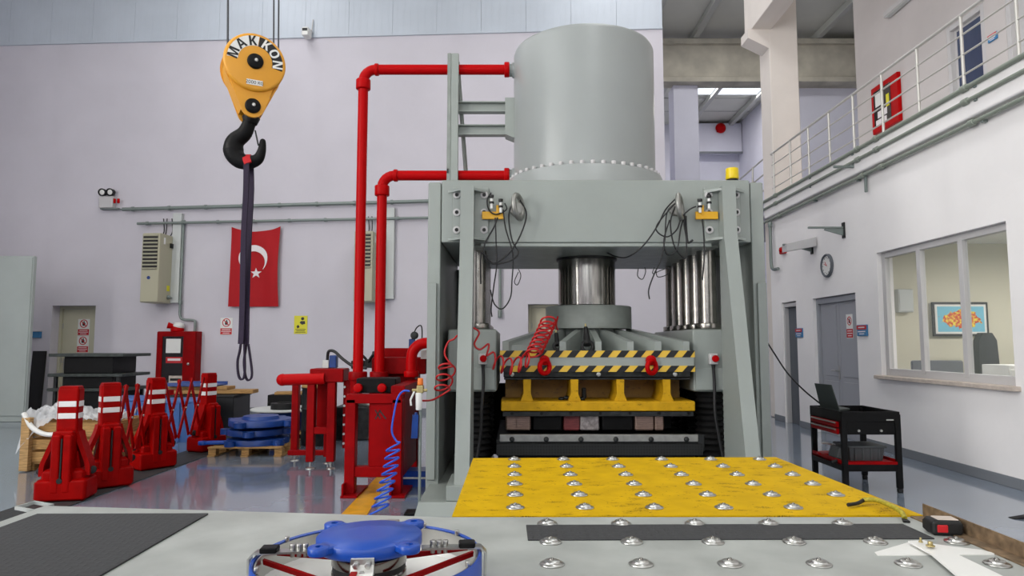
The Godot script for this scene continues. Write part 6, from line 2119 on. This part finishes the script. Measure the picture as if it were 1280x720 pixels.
func build_flange_wheel() -> void:
	var c := Vector3(-0.34, 0.85, -1.65)
	var o := thing("flange_wheel", "blue wheel fixture with a blue four-eared plate on its hub lying on the table", "fixture", c, 0.09)
	var R := 0.268
	var ring := B.new()
	ring.lathe([Vector2(R - 0.008, 0), Vector2(R, 0), Vector2(R, 0.1), Vector2(R - 0.003, 0.103), Vector2(R - 0.008, 0.1), Vector2(R - 0.008, 0)], Vector3.ZERO, Vector3.UP, 72)
	part(o, "rim_band", ring, M.blue_paint)
	# bright dished sheet inside, and flat strip lining
	part(o, "inner_strip", B.new().lathe([Vector2(R - 0.014, 0.02), Vector2(R - 0.01, 0.02), Vector2(R - 0.01, 0.098), Vector2(R - 0.014, 0.098), Vector2(R - 0.014, 0.02)], Vector3.ZERO, Vector3.UP, 72), M.zinc)
	part(o, "dish", B.new().lathe([Vector2(0.09, 0.012), Vector2(R - 0.02, 0.03), Vector2(R - 0.012, 0.05), Vector2(R - 0.02, 0.034), Vector2(0.09, 0.018)], Vector3.ZERO, Vector3.UP, 60), M.plastic_white)
	for q in [[176.0, 0.25, 0.085, 236.0, 0.1, 0.055], [8.0, 0.25, 0.085, 304.0, 0.1, 0.055], [160.0, 0.25, 0.085, 122.0, 0.13, 0.06], [20.0, 0.25, 0.085, 58.0, 0.13, 0.06], [204.0, 0.25, 0.07, 258.0, 0.2, 0.045], [336.0, 0.25, 0.07, 282.0, 0.2, 0.045]]:
		var a0 := deg_to_rad(q[0])
		var a1 := deg_to_rad(q[3])
		part(o, "red_spoke", B.new().band([Vector3(cos(a0) * q[1], q[2], -sin(a0) * q[1]), Vector3(cos(a1) * q[4], q[5], -sin(a1) * q[4])], Vector3(0, 1, 0.4), 0.014, 0.006), M.red_dark)
	# hub
	part(o, "hub", B.new().lathe([Vector2(0, 0), Vector2(0.088, 0), Vector2(0.088, 0.03), Vector2(0.083, 0.034), Vector2(0.083, 0.046), Vector2(0.088, 0.05), Vector2(0.088, 0.066), Vector2(0.083, 0.07), Vector2(0.083, 0.08), Vector2(0.088, 0.084), Vector2(0.088, 0.105), Vector2(0, 0.105)], Vector3.ZERO, Vector3.UP, 40), M.chrome)
	part(o, "hub_groove", B.new().cyl(Vector3(0, 0.045, 0), Vector3(0, 0.083, 0), 0.0855, -1.0, 36), M.rubber)
	# four-eared plate
	var pl := B.new()
	pl.lathe([Vector2(0, 0.105), Vector2(0.108, 0.105), Vector2(0.12, 0.108), Vector2(0.124, 0.114), Vector2(0.124, 0.134), Vector2(0.12, 0.138), Vector2(0.05, 0.1395), Vector2(0, 0.14)], Vector3.ZERO, Vector3.UP, 56)
	var plate := part(o, "eared_plate", pl, M.blue_paint)
	plate.position.y = 0.011
	for k in 4:
		var a := deg_to_rad(45.0 + 90.0 * k)
		var p := Vector3(cos(a), 0, sin(a)) * 0.141
		var b := B.new()
		b.lathe([Vector2(0.009, 0.121), Vector2(0.023, 0.121), Vector2(0.025, 0.124), Vector2(0.025, 0.137), Vector2(0.023, 0.139), Vector2(0.009, 0.139), Vector2(0.009, 0.121)], p, Vector3.UP, 24)
		b.box(Vector3(cos(a), 0, sin(a)) * 0.112 + Vector3(0, 0.13, 0), Vector3(0.05, 0.0165, 0.05), 0.004, Basis(Vector3.UP, -a))
		part(plate, "ear", b, M.blue_paint)
	# arms from rim to plate: left, right and front
	for s in [-1.0, 1.0]:
		var a := part(o, "arm", B.new().band([Vector3(s * 0.275, 0.02, 0.0), Vector3(s * 0.277, 0.1, 0.0), Vector3(s * 0.265, 0.112, 0.0), Vector3(s * 0.123, 0.112, 0)], Vector3(0, 0, 1), 0.03, 0.005), M.zinc)
		part(a, "black_clamp", B.new().box(Vector3(s * 0.232, 0.118, 0), Vector3(0.04, 0.014, 0.034), 0.003), M.steel_black)
		for x in [0.15, 0.165, 0.18]:
			part(a, "screw", B.new().cyl(Vector3(s * x, 0.114, -0.004), Vector3(s * x, 0.128, -0.004), 0.007, -1.0, 8, 0.001).cyl(Vector3(s * x, 0.098, -0.004), Vector3(s * x, 0.11, -0.004), 0.005), M.zinc)
	var fa := part(o, "arm", B.new().band([Vector3(0, 0.13, 0.126), Vector3(0, 0.118, 0.13), Vector3(0, 0.1, 0.14), Vector3(0, 0.09, 0.28)], Vector3(1, 0, 0), 0.05, 0.005), M.plastic_white)
	part(fa, "front_bracket", B.new().box(Vector3(0, 0.112, 0.13), Vector3(0.052, 0.036, 0.006), 0.001), M.zinc)
	for q in [[-0.013, 0.118], [0.013, 0.118], [0.0, 0.1]]:
		part(fa, "screw", B.new().cyl(Vector3(q[0], q[1], 0.13), Vector3(q[0], q[1], 0.144), 0.0075, -1.0, 6, 0.001), M.zinc)
	part(fa, "red_strip", B.new().band([Vector3(-0.016, 0.104, 0.142), Vector3(-0.02, 0.094, 0.27)], Vector3(1, 0, 0), 0.014, 0.006), M.red_dark)
	part(o, "rear_clip", B.new().box(Vector3(0.02, 0.105, -0.268), Vector3(0.06, 0.012, 0.02), 0.002), M.zinc)
	for a in [35.0, 62.0, 118.0, 150.0, 205.0, 235.0, 305.0, 335.0]:
		var d := Vector3(cos(deg_to_rad(a)), 0, -sin(deg_to_rad(a)))
		part(o, "rim_screw", B.new().cyl(d * (R - 0.012) + Vector3(0, 0.1, 0), d * (R - 0.012) + Vector3(0, 0.112, 0), 0.006, -1.0, 8, 0.001), M.zinc)


func build_table_tools() -> void:
	# tape measure
	var o := thing("tape_measure", "black tape measure with a red button against the steel angle", "tape measure", Vector3(1.369, 0.85, -2.191), -0.12)
	part(o, "body", B.new().box(Vector3(0, 0.024, 0), Vector3(0.098, 0.048, 0.075), 0.012), M.rubber)
	part(o, "top_face", B.new().box(Vector3(0.006, 0.047, 0), Vector3(0.064, 0.006, 0.05), 0.003), M.sill_stone)
	part(o, "red_button", B.new().box(Vector3(-0.018, 0.024, 0.037), Vector3(0.032, 0.024, 0.006), 0.003), M.sign_red)
	# T-square of white plastic
	var s := thing("t_square", "white T-square lying across the right corner of the table", "t-square", Vector3(1.23, 0.85, -2.032))
	var flat := Basis(Vector3(1, 0, 0), Vector3(0, 0, 1), Vector3(0, -1, 0))
	var h := wb(s)
	h.x = h.x * Transform3D(flat, Vector3(0, 0.852, 0))
	var p := [Vector3(1.046, 0.852, -1.995), Vector3(1.039, 0.852, -1.966), Vector3(1.376, 0.852, -1.973), Vector3(1.386, 0.852, -1.988), Vector3(1.368, 0.852, -2.018), Vector3(1.309, 0.852, -2.049), Vector3(1.22, 0.852, -2.106), Vector3(1.171, 0.852, -2.073)]
	var poly := []
	for q in p:
		poly.append(Vector2(q.x, q.z))
	h.prism(poly, 0.0, 0.011)
	part(s, "head", h, M.plastic_white)
	var b := wb(s)
	b.x = b.x * Transform3D(flat, Vector3(0, 0.8631, 0))
	var p2 := [Vector3(1.185, 0.863, -2.067), Vector3(1.238, 0.863, -2.075), Vector3(1.249, 0.863, -1.973), Vector3(1.246, 0.863, -1.677), Vector3(1.11, 0.863, -1.677), Vector3(1.178, 0.863, -1.944)]
	var poly2 := []
	for q in p2:
		poly2.append(Vector2(q.x, q.z))
	b.prism(poly2, 0.0, 0.005)
	part(s, "blade", b, M.plastic_white)
	for q in [[Vector3(1.207, 0.868, -1.994), 0.012], [Vector3(1.203, 0.868, -2.033), 0.006]]:
		var w := wb(s)
		w.cyl(q[0], q[0] + Vector3(0, 0.004, 0), q[1], -1.0, 20, 0.001)
		w.cyl(q[0], q[0] + Vector3(0, 0.014, 0), q[1] * 0.55, -1.0, 6, 0.001)
		part(s, "bolt", w, M.brass)
	# curved yellow-green tool
	var t := thing("curved_scraper", "curved yellow-green hand tool with black ends on the edge of the yellow plate", "hand tool", Vector3(1.336, 0.85, -2.526))
	var line := curve([Vector3(1.318, 0.862, -2.574) + Vector3(0, 0.006, 0), Vector3(1.342, 0.862, -2.536) + Vector3(0, 0.014, 0), Vector3(1.345, 0.862, -2.452) + Vector3(0, 0.016, 0), Vector3(1.346, 0.862, -2.384) + Vector3(0, 0.01, 0), Vector3(1.338, 0.858, -2.346)], 5)
	part(t, "shaft", wb(t).tube(line, 0.0085, 10), M.tool_yellow)
	part(t, "black_tip", wb(t).tube(curve([Vector3(1.318, 0.862, -2.574) + Vector3(0, 0.006, 0), Vector3(1.281, 0.862, -2.548), Vector3(1.233, 0.862, -2.523)], 4), 0.007, 8), M.rubber)
	part(t, "black_foot", wb(t).hexa([Vector3(1.337, 0.851, -2.363), Vector3(1.352, 0.851, -2.342), Vector3(1.342, 0.851, -2.322), Vector3(1.318, 0.851, -2.322), Vector3(1.333, 0.858, -2.357), Vector3(1.34, 0.858, -2.336), Vector3(1.337, 0.856, -2.313), Vector3(1.314, 0.858, -2.315)]), M.rubber)


# ---- hoses and cables ---------------------------------------------------------------------------

func build_cables() -> void:
	# red coiled hose over the press
	var a := curve([Vector3(-0.799, 0.95, -6), Vector3(-0.736, 0.936, -6.25), Vector3(-0.664, 0.969, -6.4)], 5)
	a.append_array(coil([Vector3(-0.659, 0.997, -6.42), Vector3(-0.637, 1.133, -6.42), Vector3(-0.608, 1.238, -6.42)], 2.5, 0.075, 0.085, Vector3(1, 0.3, 0), Vector3(-0.2, 0.6, 0.7)))
	a.append_array(curve([Vector3(-0.562, 1.238, -6.42), Vector3(-0.639, 1.351, -6.42), Vector3(-0.609, 1.465, -6.42), Vector3(-0.556, 1.496, -6.42), Vector3(-0.528, 1.526, -6.44)], 5))
	a.append_array([Vector3(-0.511, 1.544, -6.62), Vector3(-0.409, 1.599, -6.62)])
	var b := curve([Vector3(-0.368, 1.603, -6.45), Vector3(-0.314, 1.557, -6.45), Vector3(-0.36, 1.45, -6.45), Vector3(-0.306, 1.397, -6.45), Vector3(-0.222, 1.45, -6.45), Vector3(-0.245, 1.336, -6.45)], 6)
	b.append_array(coil([Vector3(-0.2, 1.304, -6.5), Vector3(-0.115, 1.258, -6.5), Vector3(0, 1.235, -6.5), Vector3(0.115, 1.281, -6.5), Vector3(0.185, 1.343, -6.5)], 5.0, 0.07, 0.085, Vector3(0.25, 1, 0), Vector3(0.3, 0, 0.75)))
	b.append_array(coil([Vector3(0.2, 1.343, -6.5), Vector3(0.254, 1.45, -6.5), Vector3(0.324, 1.596, -6.5), Vector3(0.364, 1.697, -6.5)], 8.0, 0.08, 0.078, Vector3(1, 0.2, 0), Vector3(-0.15, 0.6, 0.8)))
	b.append_array(curve([b[-1], Vector3(0.432, 1.638, -6.6), Vector3(0.454, 1.593, -6.7)], 4))
	a.append_array(b)
	solo("red_air_hose", B.new().tube(a, 0.0095, 7), M.red_hose, "long red coiled air hose from the regulator over the striped platen edge", "hose")
	# black cables hanging from the lifting rings
	var n := 0
	for q in [
		["black cable looped over the left lifting ring", [Vector3(0.039, 2.863, -6.45), Vector3(-0.031, 2.711, -6.48), Vector3(0, 2.459, -6.48), Vector3(0.062, 2.341, -6.48), Vector3(0, 2.259, -6.45), Vector3(-0.17, 2.22, -6.45), Vector3(-0.263, 2.282, -6.45), Vector3(-0.263, 2.415, -6.45), Vector3(-0.179, 2.572, -6.45), Vector3(-0.14, 2.678, -6.47)]],
		["black cable in a long arc below the left lifting ring", [Vector3(0.078, 2.845, -6.44), Vector3(0.141, 2.711, -6.48), Vector3(0.078, 2.498, -6.48), Vector3(-0.039, 2.314, -6.45), Vector3(-0.178, 2.228, -6.45), Vector3(-0.27, 2.311, -6.43), Vector3(-0.3, 2.294, -6.42), Vector3(-0.299, 2.023, -6.42)]],
		["thin black cable hanging straight from the left sensor bracket", [Vector3(-0.164, 2.683, -6.5), Vector3(-0.156, 2.462, -6.5), Vector3(-0.148, 2.226, -6.5), Vector3(-0.179, 1.992, -6.5), Vector3(-0.202, 1.798, -6.52), Vector3(-0.194, 1.713, -6.52)]],
		["thin black cable hanging right of the left sensor bracket", [Vector3(-0.086, 2.763, -6.5), Vector3(-0.063, 2.58, -6.5), Vector3(0.008, 2.32, -6.5), Vector3(0, 2.07, -6.5), Vector3(-0.016, 1.898, -6.5), Vector3(-0.093, 1.79, -6.5), Vector3(-0.17, 1.836, -6.5), Vector3(-0.21, 1.976, -6.5)]],
		["short black loop between the sensors of the left bracket", [Vector3(-0.204, 2.93, -6.5), Vector3(-0.243, 2.858, -6.5), Vector3(-0.227, 2.763, -6.5), Vector3(-0.157, 2.715, -6.5), Vector3(-0.055, 2.763, -6.5), Vector3(-0.071, 2.826, -6.5)]],
		["black cable swinging from the right lifting ring to the ram", [Vector3(1.603, 2.869, -6.44), Vector3(1.501, 2.759, -6.48), Vector3(1.42, 2.601, -6.48), Vector3(1.284, 2.412, -6.48), Vector3(1.148, 2.31, -6.6), Vector3(1.075, 2.37, -7), Vector3(0.934, 2.484, -7.2)]],
		["black cable coiled below the right lifting ring", [Vector3(1.618, 2.829, -6.44), Vector3(1.511, 2.731, -6.46), Vector3(1.483, 2.456, -6.46), Vector3(1.438, 2.259, -6.45), Vector3(1.374, 2.127, -6.45), Vector3(1.317, 1.972, -6.45), Vector3(1.323, 1.879, -6.45)]],
		["wide black cable loop left of the right sensor bracket", [Vector3(1.57, 2.798, -6.44), Vector3(1.416, 2.613, -6.46), Vector3(1.414, 2.534, -6.46), Vector3(1.507, 2.487, -6.46), Vector3(1.601, 2.558, -6.46), Vector3(1.65, 2.676, -6.46), Vector3(1.735, 2.759, -6.48), Vector3(1.799, 2.79, -6.48)]],
		["black cable loop hanging deepest under the right ring", [Vector3(1.588, 2.784, -6.45), Vector3(1.543, 2.63, -6.47), Vector3(1.57, 2.418, -6.47), Vector3(1.63, 2.316, -6.47), Vector3(1.684, 2.285, -6.47), Vector3(1.695, 2.457, -6.47), Vector3(1.675, 2.615, -6.47), Vector3(1.685, 2.693, -6.47)]],
		["black cable with a white plug below the right sensor bracket", [Vector3(1.693, 2.715, -6.5), Vector3(1.646, 2.577, -6.48), Vector3(1.597, 2.362, -6.46), Vector3(1.503, 2.315, -6.46), Vector3(1.475, 2.456, -6.46), Vector3(1.533, 2.652, -6.46)]],
		["thick black cable end beside the right sensor bracket", [Vector3(1.7, 2.699, -6.5), Vector3(1.699, 2.538, -6.48), Vector3(1.71, 2.434, -6.47), Vector3(1.757, 2.457, -6.47)]],
		["black cable dropping along the right mounting plate", [Vector3(1.864, 2.668, -6.5), Vector3(1.869, 2.459, -6.48), Vector3(1.861, 2.262, -6.47), Vector3(1.841, 2.067, -6.47)]],
		["thin cable loop seen in the opening left of the ram", [Vector3(0.063, 2.19, -6.6), Vector3(0.087, 2.119, -6.6), Vector3(0.055, 2.032, -6.6), Vector3(0.024, 2.063, -6.6), Vector3(0.063, 2.159, -6.6)]],
		["thin cable loops seen in the opening right of the ram", [Vector3(1.423, 2.198, -6.6), Vector3(1.437, 2.111, -6.6), Vector3(1.532, 2.135, -6.6), Vector3(1.549, 2.198, -6.6), Vector3(1.47, 2.174, -6.6), Vector3(1.39, 2.143, -6.6), Vector3(1.407, 2.206, -6.6)]],
		["small hanging wire loop nearest the ram on its right", [Vector3(1.249, 2.198, -6.6), Vector3(1.24, 2.119, -6.6), Vector3(1.287, 2.087, -6.6), Vector3(1.319, 2.159, -6.6), Vector3(1.312, 2.206, -6.6)]],
	]:
		var r := 0.0075 if n < 12 else 0.005
		solo("black_cable", B.new().tube(curve(q[1], 6), r if n != 10 else 0.012, 6), M.cable_black, q[0], "cable")
		n += 1
	# laptop lead
	solo("laptop_lead", B.new().tube(curve([Vector3(2.573, 1.532, -6.9), Vector3(2.701, 1.352, -6.95), Vector3(2.847, 1.153, -7), Vector3(3.057, 0.966, -7.1), Vector3(3.273, 0.816, -7.2)], 6), 0.008, 7), M.cable_black, "black lead running from the press to the laptop on the trolley", "cable")
	# conduit seen through the press
	var v := wall_thing("drop_conduit", "thin grey conduit down the back wall seen through the press opening", "pipe", Vector2(-0.25, 2.0), 0.06)
	part(v, "tube", B.new().cyl(Vector3(0, 0.1, 0), Vector3(0, 2.0, 0), 0.03, -1.0, 10), M.conduit)
	part(v, "end_fitting", B.new().cyl(Vector3(0, 0, 0), Vector3(0, 0.16, 0), 0.045, -1.0, 10, 0.006), M.conduit)
